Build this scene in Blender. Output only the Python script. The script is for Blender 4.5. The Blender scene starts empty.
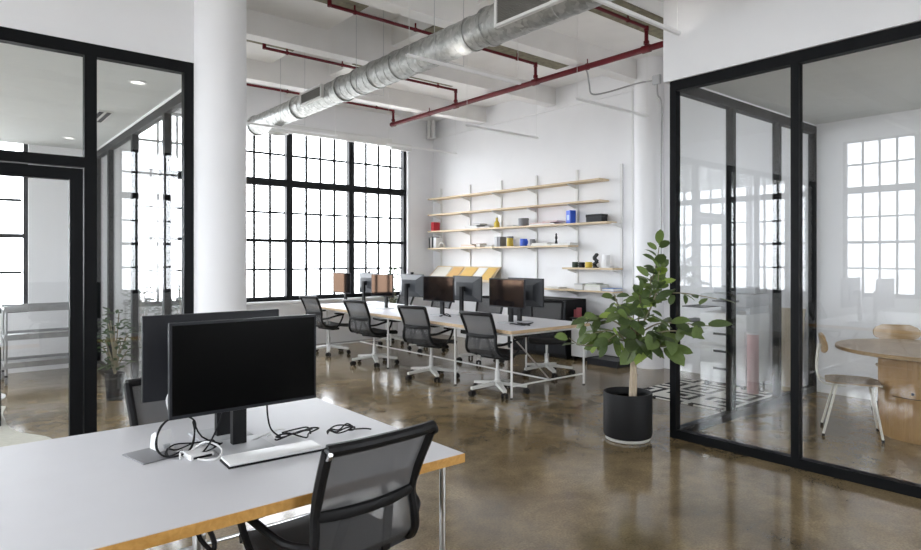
import bpy, bmesh, math, random
from mathutils import Vector, Matrix
random.seed(7)
S = bpy.context.scene
C = S.collection
R = math.radians
PI = math.pi

# ------------------------------------------------------------------ camera
cam_d = bpy.data.cameras.new('camera')
cam_d.sensor_width = 36.0
cam_d.lens = 36.0 * 624.0 / 921.0
cam_d.shift_y = -17.0 / 921.0
cam_d.clip_start = 0.05
cam = bpy.data.objects.new('camera', cam_d)
cam.location = (0, 0, 1.5)
cam.rotation_euler = (R(90), 0, R(-39.615))
C.objects.link(cam)
S.camera = cam

# ------------------------------------------------------------------ overcast sky
w = bpy.data.worlds.new('overcast_sky'); S.world = w
w.use_nodes = True
wn = w.node_tree.nodes; wl = w.node_tree.links
bg = wn['Background']; bg.inputs['Strength'].default_value = 4.6
tc = wn.new('ShaderNodeTexCoord'); sx = wn.new('ShaderNodeSeparateXYZ')
wl.new(tc.outputs['Generated'], sx.inputs[0])
rp = wn.new('ShaderNodeValToRGB')
rp.color_ramp.elements[0].position = 0.40; rp.color_ramp.elements[0].color = (0.40, 0.40, 0.40, 1)
rp.color_ramp.elements[1].position = 0.52; rp.color_ramp.elements[1].color = (0.93, 0.965, 1.02, 1)
mr = wn.new('ShaderNodeMapRange'); mr.inputs[1].default_value = -1; mr.inputs[2].default_value = 1
wl.new(sx.outputs['Z'], mr.inputs[0]); wl.new(mr.outputs[0], rp.inputs[0]); wl.new(rp.outputs[0], bg.inputs['Color'])

S.view_settings.view_transform = 'Standard'
S.view_settings.look = 'None'
S.view_settings.gamma = 1.0
S.view_settings.use_curve_mapping = False
S.view_settings.exposure = 1.50

def portal(name, loc, rot, sx_, sy_):
    l = bpy.data.lights.new(name, 'AREA'); l.shape = 'RECTANGLE'; l.size = sx_; l.size_y = sy_
    l.cycles.is_portal = True
    o = bpy.data.objects.new(name, l); o.location = loc; o.rotation_euler = rot; C.objects.link(o)
YF_ = -4.0
# daylight enters through the window openings
portal('daylight_back', (4.55, 10.32, 2.25), (R(-90), 0, 0), 4.8, 2.95)
portal('daylight_side_room', (-1.0, 10.32, 2.25), (R(-90), 0, 0), 3.65, 2.95)
portal('daylight_left', (-3.95, 2.12, 2.25), (0, R(-90), 0), 2.95, 4.85)
portal('daylight_added_front', (5.1, YF_-0.3, 2.25), (R(90), 0, 0), 4.85, 2.95)  # portal for the added window group behind the camera
portal('daylight_added_left_room', (-3.95, 7.5, 2.25), (0, R(-90), 0), 2.95, 4.85)  # portal for the added windows of the left room

# ------------------------------------------------------------------ materials
MATS = {}
def mat(name, col, rough=0.5, metal=0.0, spec=0.5, var=0.0, scale=8.0, bump=0.0, bscale=60.0, emit=None, coat=0.0, tint=None):
    if name in MATS: return MATS[name]
    m = bpy.data.materials.new(name); m.use_nodes = True
    n = m.node_tree.nodes; l = m.node_tree.links; b = n['Principled BSDF']
    b.inputs['Roughness'].default_value = rough; b.inputs['Metallic'].default_value = metal
    b.inputs['Specular IOR Level'].default_value = spec
    b.inputs['Coat Weight'].default_value = coat
    if tint: b.inputs['Specular Tint'].default_value = (*tint, 1)
    t = n.new('ShaderNodeTexCoord')
    ns = n.new('ShaderNodeTexNoise'); ns.inputs['Scale'].default_value = scale; ns.inputs['Detail'].default_value = 4
    l.new(t.outputs['Object'], ns.inputs['Vector'])
    cr = n.new('ShaderNodeValToRGB')
    v = max(var, 0.01)
    cr.color_ramp.elements[0].position = 0.3; cr.color_ramp.elements[1].position = 0.7
    cr.color_ramp.elements[0].color = tuple(max(0, c * (1 - v)) for c in col) + (1,)
    cr.color_ramp.elements[1].color = tuple(min(1, c * (1 + v)) for c in col) + (1,)
    l.new(ns.outputs['Fac'], cr.inputs[0]); l.new(cr.outputs[0], b.inputs['Base Color'])
    if bump:
        nb = n.new('ShaderNodeTexNoise'); nb.inputs['Scale'].default_value = bscale; nb.inputs['Detail'].default_value = 3
        l.new(t.outputs['Object'], nb.inputs['Vector'])
        bp = n.new('ShaderNodeBump'); bp.inputs['Strength'].default_value = bump; bp.inputs['Distance'].default_value = 0.01
        l.new(nb.outputs['Fac'], bp.inputs['Height']); l.new(bp.outputs[0], b.inputs['Normal'])
    if emit:
        b.inputs['Emission Color'].default_value = (*emit[0], 1); b.inputs['Emission Strength'].default_value = emit[1]
    MATS[name] = m
    return m

def wood(name, c0, c1, rough=0.45, axis='X', sc=3.0):
    if name in MATS: return MATS[name]
    m = bpy.data.materials.new(name); m.use_nodes = True
    n = m.node_tree.nodes; l = m.node_tree.links; b = n['Principled BSDF']
    t = n.new('ShaderNodeTexCoord'); mp = n.new('ShaderNodeMapping')
    s = {'X': (1, 14, 14), 'Y': (14, 1, 14), 'Z': (14, 14, 1)}[axis]
    mp.inputs['Scale'].default_value = s
    l.new(t.outputs['Object'], mp.inputs[0])
    ns = n.new('ShaderNodeTexNoise'); ns.inputs['Scale'].default_value = sc; ns.inputs['Detail'].default_value = 6; ns.inputs['Distortion'].default_value = 0.6
    l.new(mp.outputs[0], ns.inputs['Vector'])
    cr = n.new('ShaderNodeValToRGB'); cr.color_ramp.elements[0].position = 0.3; cr.color_ramp.elements[1].position = 0.7
    cr.color_ramp.elements[0].color = (*c0, 1); cr.color_ramp.elements[1].color = (*c1, 1)
    l.new(ns.outputs['Fac'], cr.inputs[0]); l.new(cr.outputs[0], b.inputs['Base Color'])
    b.inputs['Roughness'].default_value = rough
    MATS[name] = m; return m

def glass(name, tint, refl=1.0):
    m = bpy.data.materials.new(name); m.use_nodes = True
    n = m.node_tree.nodes; l = m.node_tree.links
    n.remove(n['Principled BSDF']); out = n['Material Output']
    tr = n.new('ShaderNodeBsdfTransparent'); tr.inputs[0].default_value = (*tint, 1)
    gl = n.new('ShaderNodeBsdfGlossy'); gl.inputs['Roughness'].default_value = 0.0; gl.inputs['Color'].default_value = (refl, refl, refl, 1)
    lw = n.new('ShaderNodeLayerWeight'); lw.inputs['Blend'].default_value = 0.5
    pw = n.new('ShaderNodeMath'); pw.operation = 'POWER'; pw.inputs[1].default_value = 5
    l.new(lw.outputs['Facing'], pw.inputs[0])
    ma = n.new('ShaderNodeMath'); ma.operation = 'MULTIPLY_ADD'; ma.inputs[1].default_value = 0.955; ma.inputs[2].default_value = 0.045
    l.new(pw.outputs[0], ma.inputs[0])
    mx = n.new('ShaderNodeMixShader')
    l.new(ma.outputs[0], mx.inputs[0]); l.new(tr.outputs[0], mx.inputs[1]); l.new(gl.outputs[0], mx.inputs[2])
    l.new(mx.outputs[0], out.inputs[0])
    MATS[name] = m; return m

def mesh_fabric(name, col, trans):
    m = bpy.data.materials.new(name); m.use_nodes = True
    n = m.node_tree.nodes; l = m.node_tree.links; b = n['Principled BSDF']; out = n['Material Output']
    b.inputs['Base Color'].default_value = (*col, 1); b.inputs['Roughness'].default_value = 0.75
    t = n.new('ShaderNodeTexCoord')
    wv = n.new('ShaderNodeTexWave'); wv.inputs['Scale'].default_value = 90; wv.bands_direction = 'X'
    wz = n.new('ShaderNodeTexWave'); wz.inputs['Scale'].default_value = 90; wz.bands_direction = 'Z'
    l.new(t.outputs['Object'], wv.inputs[0]); l.new(t.outputs['Object'], wz.inputs[0])
    mu = n.new('ShaderNodeMath'); mu.operation = 'MULTIPLY'
    l.new(wv.outputs['Fac'], mu.inputs[0]); l.new(wz.outputs['Fac'], mu.inputs[1])
    mp = n.new('ShaderNodeMapRange'); mp.inputs[3].default_value = trans * 0.55; mp.inputs[4].default_value = min(1, trans * 2.3)
    l.new(mu.outputs[0], mp.inputs[0])
    tr = n.new('ShaderNodeBsdfTransparent'); mx = n.new('ShaderNodeMixShader')
    l.new(mp.outputs[0], mx.inputs[0]); l.new(b.outputs[0], mx.inputs[1]); l.new(tr.outputs[0], mx.inputs[2]); l.new(mx.outputs[0], out.inputs[0])
    MATS[name] = m; return m

def floor_mat():
    m = bpy.data.materials.new('polished_concrete'); m.use_nodes = True
    n = m.node_tree.nodes; l = m.node_tree.links; b = n['Principled BSDF']
    t = n.new('ShaderNodeTexCoord')
    def noise(sc, det, rough=0.55, dist=0.0):
        a = n.new('ShaderNodeTexNoise'); a.inputs['Scale'].default_value = sc; a.inputs['Detail'].default_value = det
        a.inputs['Roughness'].default_value = rough; a.inputs['Distortion'].default_value = dist
        l.new(t.outputs['Object'], a.inputs['Vector']); return a
    def ramp(src, p0, c0, p1, c1):
        r = n.new('ShaderNodeValToRGB'); r.color_ramp.elements[0].position = p0; r.color_ramp.elements[1].position = p1
        r.color_ramp.elements[0].color = (*c0, 1); r.color_ramp.elements[1].color = (*c1, 1)
        l.new(src, r.inputs[0]); return r
    def mix(kind, f, a, bb):
        x = n.new('ShaderNodeMix'); x.data_type = 'RGBA'; x.blend_type = kind; x.inputs[0].default_value = f
        l.new(a, x.inputs[6]); l.new(bb, x.inputs[7]); return x
    n1 = noise(0.9, 6, 0.6, 0.8); n2 = noise(4.5, 6, 0.65, 0.3); n3 = noise(75, 3, 0.6); n4 = noise(160, 1)
    base = ramp(n1.outputs['Fac'], 0.32, FLOOR0, 0.68, FLOOR1)
    mott = ramp(n2.outputs['Fac'], 0.33, (0.70, 0.70, 0.70), 0.67, (1.18, 1.16, 1.12))
    grain = ramp(n3.outputs['Fac'], 0.35, (0.76, 0.76, 0.76), 0.65, (1.16, 1.16, 1.16))
    x1 = mix('MULTIPLY', 1.0, base.outputs[0], mott.outputs[0])
    x2 = mix('MULTIPLY', 1.0, x1.outputs[2], grain.outputs[0])
    fleck = ramp(n4.outputs['Fac'], 0.70, (0, 0, 0), 0.76, (0.11, 0.10, 0.08))
    x3 = mix('ADD', 1.0, x2.outputs[2], fleck.outputs[0])
    l.new(x3.outputs[2], b.inputs['Base Color'])
    rr = n.new('ShaderNodeMapRange'); rr.inputs[3].default_value = 0.07; rr.inputs[4].default_value = 0.21
    l.new(n2.outputs['Fac'], rr.inputs[0]); l.new(rr.outputs[0], b.inputs['Roughness'])
    b.inputs['Specular IOR Level'].default_value = 0.62
    bp = n.new('ShaderNodeBump'); bp.inputs['Strength'].default_value = 0.035; bp.inputs['Distance'].default_value = 0.02
    nb = noise(7, 3, 0.5); l.new(nb.outputs['Fac'], bp.inputs['Height']); l.new(bp.outputs[0], b.inputs['Normal'])
    MATS['floor'] = m; return m
FLOOR0 = (0.140, 0.102, 0.053); FLOOR1 = (0.305, 0.230, 0.132)

WHITE = mat('white_paint', (0.86, 0.86, 0.875), 0.6, var=0.015, scale=2, bump=0.06, bscale=120)
CEILW = mat('ceiling_paint', (0.85, 0.84, 0.825), 0.7, var=0.03, scale=3, bump=0.1, bscale=40)
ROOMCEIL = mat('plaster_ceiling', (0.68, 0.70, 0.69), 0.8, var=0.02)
OLIVE = mat('olive_ceiling', (0.22, 0.20, 0.14), 0.9, var=0.25, scale=14, bump=0.3, bscale=50)
BLACK = mat('black_steel', (0.005, 0.0055, 0.0065), 0.5, spec=0.12, var=0.1)
WINBLK = mat('window_frame_black', (0.010, 0.011, 0.012), 0.5, spec=0.2, var=0.1)
GLASS = glass('partition_glass', (0.985, 0.99, 0.99))
WGLASS = glass('window_glass', (0.98, 0.985, 0.985))
FLOOR = floor_mat()
LAM = mat('white_laminate', (0.66, 0.66, 0.69), 0.5, spec=0.3, var=0.01)
PLY = wood('ply_edge', (0.58, 0.29, 0.06), (0.74, 0.41, 0.115), 0.45, 'X')
BIRCH = wood('birch_edge', (0.56, 0.40, 0.24), (0.70, 0.53, 0.34), 0.5, 'Y')
SHELFW = wood('pine_shelf', (0.60, 0.46, 0.29), (0.74, 0.60, 0.41), 0.5, 'Y')
OAK = wood('oak', (0.33, 0.185, 0.065), (0.43, 0.255, 0.10), 0.4, 'Z')
OAKTOP = wood('oak_top', (0.31, 0.20, 0.095), (0.40, 0.27, 0.14), 0.3, 'X')
PLYSEAT = wood('ply_seat', (0.27, 0.19, 0.11), (0.35, 0.26, 0.16), 0.4, 'X')
CHROME = mat('satin_steel', (0.62, 0.62, 0.62), 0.28, 1.0, var=0.03)
WMETAL = mat('white_metal', (0.78, 0.78, 0.77), 0.35, var=0.01)
CREAMM = mat('cream_metal', (0.74, 0.72, 0.65), 0.35, var=0.01)
ALU = mat('grey_aluminium', (0.62, 0.62, 0.60), 0.4, 0.0, var=0.03)
BPLAS = mat('black_plastic', (0.010, 0.010, 0.011), 0.5, spec=0.25, var=0.1)
DGREY = mat('charcoal_plastic', (0.020, 0.021, 0.025), 0.5, spec=0.25, var=0.06)
MBACK = mat('monitor_back', (0.040, 0.043, 0.050), 0.42, var=0.05)
def screen_mat():
    m = bpy.data.materials.new('monitor_screen'); m.use_nodes = True
    n = m.node_tree.nodes; l = m.node_tree.links; b = n['Principled BSDF']
    b.inputs['Base Color'].default_value = (.006,.006,.007,1); b.inputs['Specular IOR Level'].default_value = 0.0; b.inputs['Roughness'].default_value = .6
    g = n.new('ShaderNodeBsdfGlossy'); g.inputs['Color'].default_value = (.050,.031,.021,1); g.inputs['Roughness'].default_value = .06
    a = n.new('ShaderNodeAddShader'); l.new(b.outputs[0], a.inputs[0]); l.new(g.outputs[0], a.inputs[1]); l.new(a.outputs[0], n['Material Output'].inputs[0])
    return m
SCREEN = screen_mat()
SCREENM = mat('matte_screen', (0.003, 0.003, 0.003), 0.2, spec=0.06, var=0.02)
MESH_U = mesh_fabric('mesh_back', (0.17, 0.17, 0.175), 0.28)
MESH_L = mesh_fabric('mesh_lumbar', (0.09, 0.09, 0.093), 0.42)
SEATF = mat('black_seat', (0.017, 0.017, 0.018), 0.7, var=0.1, bump=0.2, bscale=300)
REDP = mat('red_pipe', (0.125, 0.004, 0.010), 0.4, spec=0.3, var=0.1)
GALV = None
WPLAS = mat('white_plastic', (0.80, 0.80, 0.80), 0.4, var=0.01)
LGREY = mat('light_grey', (0.50, 0.51, 0.53), 0.5, var=0.03)
MGREY = mat('mid_grey', (0.22, 0.22, 0.23), 0.5, var=0.05)
PAPER = mat('paper', (0.80, 0.79, 0.76), 0.8, var=0.03)

def galv():
    m = bpy.data.materials.new('galvanised_steel'); m.use_nodes = True
    n = m.node_tree.nodes; l = m.node_tree.links; b = n['Principled BSDF']
    t = n.new('ShaderNodeTexCoord'); v = n.new('ShaderNodeTexVoronoi'); v.inputs['Scale'].default_value = 26
    l.new(t.outputs['Object'], v.inputs['Vector'])
    cr = n.new('ShaderNodeValToRGB'); cr.color_ramp.elements[0].color = (0.33, 0.34, 0.33, 1); cr.color_ramp.elements[1].color = (0.62, 0.63, 0.62, 1)
    l.new(v.outputs['Color'], cr.inputs[0]); l.new(cr.outputs[0], b.inputs['Base Color'])
    b.inputs['Metallic'].default_value = 0.85; b.inputs['Roughness'].default_value = 0.45
    return m
GALV = galv()

# ------------------------------------------------------------------ mesh builder
class MB:
    def __init__(s): s.v = []; s.f = []; s.fm = []; s.m = 0
    def add(s, vs, fs):
        o = len(s.v); s.v += [tuple(p) for p in vs]
        for f in fs: s.f.append(tuple(i + o for i in f)); s.fm.append(s.m)
        return s
    def box(s, x0, x1, y0, y1, z0, z1):
        return s.add([(x0,y0,z0),(x1,y0,z0),(x1,y1,z0),(x0,y1,z0),(x0,y0,z1),(x1,y0,z1),(x1,y1,z1),(x0,y1,z1)],
                     [(0,3,2,1),(4,5,6,7),(0,1,5,4),(1,2,6,5),(2,3,7,6),(3,0,4,7)])
    def rbox(s, x0, x1, y0, y1, z0, z1, r=0.01, seg=2):
        bm = bmesh.new(); bmesh.ops.create_cube(bm, size=1)
        for v in bm.verts: v.co = Vector(((x0+x1)/2 + v.co.x*(x1-x0), (y0+y1)/2 + v.co.y*(y1-y0), (z0+z1)/2 + v.co.z*(z1-z0)))
        bmesh.ops.bevel(bm, geom=list(bm.edges), offset=r, segments=seg, affect='EDGES', profile=0.5)
        bm.verts.index_update(); s.add([v.co[:] for v in bm.verts], [[v.index for v in f.verts] for f in bm.faces]); bm.free(); return s
    def tr(s, M, start=0):
        for i in range(start, len(s.v)): s.v[i] = tuple(M @ Vector(s.v[i]))
        return s
    def beam(s, a, b, wd, ht, up=(0,0,1)):
        a = Vector(a); b = Vector(b); d = (b-a); L = d.length; d.normalize()
        u = Vector(up); x = d.cross(u)
        if x.length < 1e-4: x = d.cross(Vector((1,0,0)))
        x.normalize(); z = x.cross(d)
        vs = []
        for p in (a, b):
            for i, j in ((-1,-1),(1,-1),(1,1),(-1,1)): vs.append(p + x*(i*wd/2) + z*(j*ht/2))
        return s.add(vs, [(0,1,2,3),(7,6,5,4),(0,4,5,1),(1,5,6,2),(2,6,7,3),(3,7,4,0)])
    def tube(s, pts, r, n=8, caps=True):
        pts = [Vector(p) for p in pts]; N = len(pts)
        rs = r if isinstance(r, (list, tuple)) else [r]*N
        t0 = (pts[1]-pts[0]).normalized()
        u = t0.cross(Vector((0,0,1)))
        if u.length < 1e-3: u = t0.cross(Vector((1,0,0)))
        u.normalize(); vs = []; fs = []
        for i in range(N):
            if i == 0: t = t0
            elif i == N-1: t = (pts[i]-pts[i-1]).normalized()
            else:
                t = (pts[i+1]-pts[i]).normalized() + (pts[i]-pts[i-1]).normalized()
                t = t.normalized() if t.length > 1e-6 else (pts[i+1]-pts[i]).normalized()
            u = (u - t*u.dot(t)); u.normalize(); v = t.cross(u)
            for k in range(n):
                a = 2*PI*k/n; vs.append(pts[i] + (u*math.cos(a) + v*math.sin(a))*rs[i])
        for i in range(N-1):
            for k in range(n):
                k2 = (k+1) % n
                fs.append((i*n+k, i*n+k2, (i+1)*n+k2, (i+1)*n+k))
        if caps:
            fs.append(tuple(reversed(range(n)))); fs.append(tuple((N-1)*n+k for k in range(n)))
        return s.add(vs, fs)
    def lathe(s, prof, n=24, c=(0,0,0)):
        vs = []; fs = []
        for r, z in prof:
            for k in range(n):
                a = 2*PI*k/n; vs.append((c[0]+r*math.cos(a), c[1]+r*math.sin(a), c[2]+z))
        for i in range(len(prof)-1):
            for k in range(n):
                k2 = (k+1) % n; fs.append((i*n+k, i*n+k2, (i+1)*n+k2, (i+1)*n+k))
        if prof[0][0] > 1e-5: fs.append(tuple(reversed(range(n))))
        if prof[-1][0] > 1e-5: fs.append(tuple((len(prof)-1)*n+k for k in range(n)))
        return s.add(vs, fs)
    def sheet(s, rows, th, nrm=None):
        # rows of points -> closed slab of thickness th
        a = len(rows); b = len(rows[0]); P = [[Vector(p) for p in r] for r in rows]
        top = []; bot = []
        for i in range(a):
            for j in range(b):
                du = P[min(i+1,a-1)][j]-P[max(i-1,0)][j]; dv = P[i][min(j+1,b-1)]-P[i][max(j-1,0)]
                q = du.cross(dv); q.normalize()
                top.append(P[i][j]+q*th/2); bot.append(P[i][j]-q*th/2)
        n = a*b; fs = []
        for i in range(a-1):
            for j in range(b-1):
                q = (i*b+j, (i+1)*b+j, (i+1)*b+j+1, i*b+j+1)
                fs.append(q); fs.append(tuple(n+k for k in reversed(q)))
        for i in range(a-1):
            fs.append((i*b, n+i*b, n+(i+1)*b, (i+1)*b)); e = b-1
            fs.append(((i+1)*b+e, n+(i+1)*b+e, n+i*b+e, i*b+e))
        for j in range(b-1):
            fs.append((j+1, n+j+1, n+j, j)); e = (a-1)*b
            fs.append((e+j, n+e+j, n+e+j+1, e+j+1))
        return s.add(top+bot, fs)
    def prism(s, poly, axis, a, b):
        # poly: 2d points; axis 'X' -> (y,z), 'Y' -> (x,z), 'Z' -> (x,y)
        def mk(p, t): return {'X': (t,p[0],p[1]), 'Y': (p[0],t,p[1]), 'Z': (p[0],p[1],t)}[axis]
        n = len(poly); vs = [mk(p,a) for p in poly]+[mk(p,b) for p in poly]
        fs = [tuple(reversed(range(n))), tuple(range(n,2*n))]
        for i in range(n): j = (i+1) % n; fs.append((i,j,n+j,n+i))
        return s.add(vs, fs)
    def mesh(s, name, mats, angle=35):
        me = bpy.data.meshes.new(name); me.from_pydata(s.v, [], s.f)
        for m in (mats if isinstance(mats, (list, tuple)) else [mats]): me.materials.append(m)
        me.polygons.foreach_set('material_index', s.fm)
        bm = bmesh.new(); bm.from_mesh(me); bmesh.ops.recalc_face_normals(bm, faces=bm.faces); bm.to_mesh(me); bm.free()
        if angle:
            me.polygons.foreach_set('use_smooth', [True]*len(me.polygons)); me.set_sharp_from_angle(angle=R(angle))
        me.update(); return me
    def build(s, name, mats, parent=None, loc=(0,0,0), rot=(0,0,0), angle=35):
        return link(name, s.mesh(name, mats, angle), parent, loc, rot)

def link(name, me, parent=None, loc=(0,0,0), rot=(0,0,0)):
    o = bpy.data.objects.new(name, me); C.objects.link(o); o.location = loc; o.rotation_euler = rot
    if parent is not None: o.parent = parent
    return o
def tag(o, label=None, cat=None, group=None, kind=None):
    if label: o['label'] = label
    if cat: o['category'] = cat
    if group: o['group'] = group
    if kind: o['kind'] = kind
    return o
def thing(name, label, cat, loc=(0,0,0), rz=0, group=None):
    o = link(name, None, None, loc, (0,0,rz)); return tag(o, label, cat, group)
def struct(o): o['kind'] = 'structure'; return o
def snode(name, loc=(0,0,0), rz=0): return struct(link(name, None, None, loc, (0,0,rz)))
KIDS = {}
def copy_tree(o, parent=None):
    c = o.copy(); C.objects.link(c); c.parent = parent
    for ch in [x for x in S.objects if x.parent == o]: copy_tree(ch, c)
    return c
def copy_thing(o, loc, rz, label=None, group=None):
    c = copy_tree(o); c.location = loc; c.rotation_euler = (0,0,rz)
    if label: c['label'] = label
    if group: c['group'] = group
    return c
def one(name, mb, mats, label, cat, loc=(0,0,0), rot=(0,0,0), group=None, angle=35):
    return tag(mb.build(name, mats, None, loc, rot, angle), label, cat, group)
def smoothpts(pts, n=6):
    P = [Vector(p) for p in pts]; out = []
    for i in range(len(P)-1):
        p0 = P[max(i-1,0)]; p1 = P[i]; p2 = P[i+1]; p3 = P[min(i+2,len(P)-1)]
        for k in range(n):
            t = k/n
            out.append(0.5*((2*p1)+(p2-p0)*t+(2*p0-5*p1+4*p2-p3)*t*t+(3*p1-p0-3*p2+p3)*t**3))
    out.append(P[-1]); return out

# ================================================================== SHELL
XL, XR, YF, YB = -3.65, 7.55, -4.0, 9.98
ZS = 4.22
struct(MB().box(XL-0.3, XR+0.3, YF-0.3, YB+0.4, -0.2, 0).build('floor', FLOOR))
# back (window) wall with two openings
WZ0, WZ1 = 0.78, 3.70
GA = (2.14, 6.94); GB = (-2.72, 0.86)
wb = MB()
for x0, x1 in ((XL-0.3, GB[0]), (GB[1], GA[0]), (GA[1], XR+0.3)): wb.box(x0, x1, YB, YB+0.32, 0, 4.6)
for x0, x1 in (GB, GA): wb.box(x0, x1, YB, YB+0.32, 0, WZ0); wb.box(x0, x1, YB, YB+0.32, WZ1, 4.6)
wall_back = struct(wb.build('wall_back', WHITE))
wr = struct(MB().box(XR, XR+0.3, YF, YB, 0, 4.6).build('wall_right', WHITE))
GL = ((-0.26, 4.50), (5.12, 9.88))  # second span: unseen windows added to brighten the left room
wl_ = MB(); ys = [YF] + [v for g in GL for v in g] + [YB]
for i in range(0, len(ys), 2): wl_.box(XL-0.32, XL, ys[i], ys[i+1], 0, 4.6)
for y0, y1 in GL: wl_.box(XL-0.32, XL, y0, y1, 0, WZ0); wl_.box(XL-0.32, XL, y0, y1, WZ1, 4.6)
struct(wl_.build('wall_left', WHITE))
GF_ADDED = ((2.7, 7.5),)  # unseen window group added to brighten the right room
wf = MB(); xs = [XL-0.3] + [v for g in GF_ADDED for v in g] + [XR+0.3]
for i in range(0, len(xs), 2): wf.box(xs[i], xs[i+1], YF-0.32, YF, 0, 4.6)
for x0, x1 in GF_ADDED: wf.box(x0, x1, YF-0.32, YF, 0, WZ0); wf.box(x0, x1, YF-0.32, YF, WZ1, 4.6)
struct(wf.build('wall_front', WHITE))
# ceiling: painted slab with a raised slot and joists
ce = MB()
ce.box(XL-0.3, 3.53, YF-0.3, YB+0.32, ZS, 4.75); ce.box(4.42, XR+0.3, YF-0.3, YB+0.32, ZS, 4.75); ce.box(3.53, 4.42, YF-0.3, YB+0.32, 4.55, 4.75)
ceil = struct(ce.build('ceiling', CEILW))
BEAMY = [5.05 + 1.675*k for k in range(-5, 3)]
bme = MB().box(XL, XR, 0, 0.19, 3.95, 4.55).mesh('joist', CEILW)
for y in BEAMY: link('joist', bme, ceil, (0, y, 0))
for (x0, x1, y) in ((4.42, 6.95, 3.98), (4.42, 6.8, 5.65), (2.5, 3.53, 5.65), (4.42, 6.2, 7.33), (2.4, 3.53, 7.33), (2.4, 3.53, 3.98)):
    MB().box(x0, x1, y, y+0.40, ZS-0.006, ZS+0.01).build('olive_strip', OLIVE, ceil)  # mottled dark olive strips on the slab between joists
# window sill and shade housing
struct(MB().rbox(GA[0], GA[1]+0.02, YB-0.06, YB+0.1, WZ0-0.04, WZ0, 0.008).build('trim_1', WHITE))
# --- windows
WY = 10.05
def make_bay(wd):
    """one tall steel bay, local x 0..wd, z absolute"""
    root = snode('window_1')
    fr = MB()
    fr.box(0, 0.055, 0, 0.11, WZ0, WZ1).box(wd-0.055, wd, 0, 0.11, WZ0, WZ1)
    fr.build('window_frame', WINBLK, root)
    MB().box(0.055, wd-0.055, 0, 0.11, WZ0, 0.85).build('bottom_rail', WINBLK, root)
    MB().box(0.055, wd-0.055, 0, 0.11, 2.71, 2.83).build('transom', WINBLK, root)
    MB().box(0.055, wd-0.055, 0.02, 0.09, 1.765, 1.82).build('meeting_rail', WINBLK, root)
    MB().box(0.055, wd-0.055, 0, 0.11, WZ1-0.03, WZ1).build('top_rail', WINBLK, root)
    iw = (wd-0.11); pw = iw/4
    pm = None
    for si, (z0, z1) in enumerate(((0.85, 1.765), (1.82, 2.71), (2.83, WZ1-0.03))):
        g = MB(); zm = (z0+z1)/2
        if si == 2: zm = 3.25
        for k in range(1, 4): g.box(0.055+pw*k-0.017, 0.055+pw*k+0.017, 0.035, 0.075, z0, z1)
        for k in range(4): g.box(0.055+pw*k+0.017, 0.055+pw*(k+1)-0.017, 0.035, 0.075, zm-0.017, zm+0.017)
        g.build('muntin_grid', WINBLK, root)
        for a, b in ((z0, zm), (zm, z1)):
            me = MB().box(-pw/2+0.017, pw/2-0.017, -0.002, 0.002, -(b-a)/2+0.004, (b-a)/2-0.004).mesh('pane', WGLASS)
            for k in range(4): link('pane', me, root, (0.055+pw*(k+0.5), 0.055, (a+b)/2))
    return root
bay_w = (GA[1]-GA[0])/4
bay = make_bay(bay_w)
bay.location = (GA[0], WY, 0)
spots = [((GA[0]+bay_w*k, WY, 0), 0) for k in (1, 2, 3)]
for k in range(3): spots.append(((GB[0]+1.193*k, WY, 0), 0))
for k in range(4): spots.append(((XL-0.07, GL[0][0]+1.19*k, 0), R(90)))
for k in range(4): spots.append(((XL-0.07, GL[1][0]+1.19*k, 0), R(90)))  # added bays, extra daylight for the left room
for g in GF_ADDED:
    for k in range(4): spots.append(((g[0]+1.2*k, YF-0.18, 0), 0))  # added bays behind the camera, extra daylight for the right room
for i, (loc, rz) in enumerate(spots):
    c = copy_thing(bay, loc, rz); c.name = 'window_%d' % (i+2)
# --- round column and headers over the glass rooms
cx_, cy_, cr_ = 1.656, 4.96, 0.203
col = MB().lathe([(cr_+0.0, 0), (cr_, 0.02), (cr_, ZS-0.02), (cr_, ZS)], 48)
one('round_column', col, WHITE, 'white round concrete column rising to the ceiling beside the left glass room', 'column', (cx_, cy_, 0))
struct(MB().box(XL, cx_-cr_+0.003, 4.92, 5.02, 2.975, ZS).build('wall_header_left', WHITE))
hd = MB(); hd.box(4.66, 4.78, YF, 2.955, 2.975, ZS); hd.box(4.78, XR, 2.865, 2.955, 2.975, ZS)
struct(hd.build('wall_header_right', WHITE))
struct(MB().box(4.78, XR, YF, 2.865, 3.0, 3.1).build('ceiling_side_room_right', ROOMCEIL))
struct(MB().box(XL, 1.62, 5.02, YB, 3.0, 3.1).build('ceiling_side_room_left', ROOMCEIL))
struct(MB().box(1.62, 1.70, 5.16, YB, 2.975, ZS).build('wall_header_side', WHITE))
# engaged column on the shelf wall
MB().lathe([(0.2, 0), (0.2, ZS)], 40).build('engaged_column', WHITE, wr, (7.50, 4.97, 0))
# thin ledge line on the shelf wall and the baseboard
struct(MB().box(XR-0.03, XR, 5.2, YB, 3.87, 3.93).build('trim_2', WHITE))

# --- glass partitions
def partition(name, label, origin, rz, posts, tops=(2.89, 2.975), bot=0.07, th=0.07, pw=0.055, skip=()):
    """local x runs along the wall; posts = list of x positions of post centres"""
    t = thing(name, label, 'partition', origin, rz)
    for x in posts: MB().box(x-pw/2, x+pw/2, -th/2, th/2, 0, tops[1]).build('post', BLACK, t)
    for i in range(len(posts)-1):
        a = posts[i]+pw/2; b = posts[i+1]-pw/2
        MB().box(a, b, -th/2, th/2, tops[0], tops[1]).build('top_rail', BLACK, t)
        if i in skip: continue
        MB().box(a, b, -th/2, th/2, 0, bot).build('bottom_rail', BLACK, t)
        MB().box(a, b, -0.005, 0.005, bot, tops[0]).build('glass_pane', GLASS, t)
    return t
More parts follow.
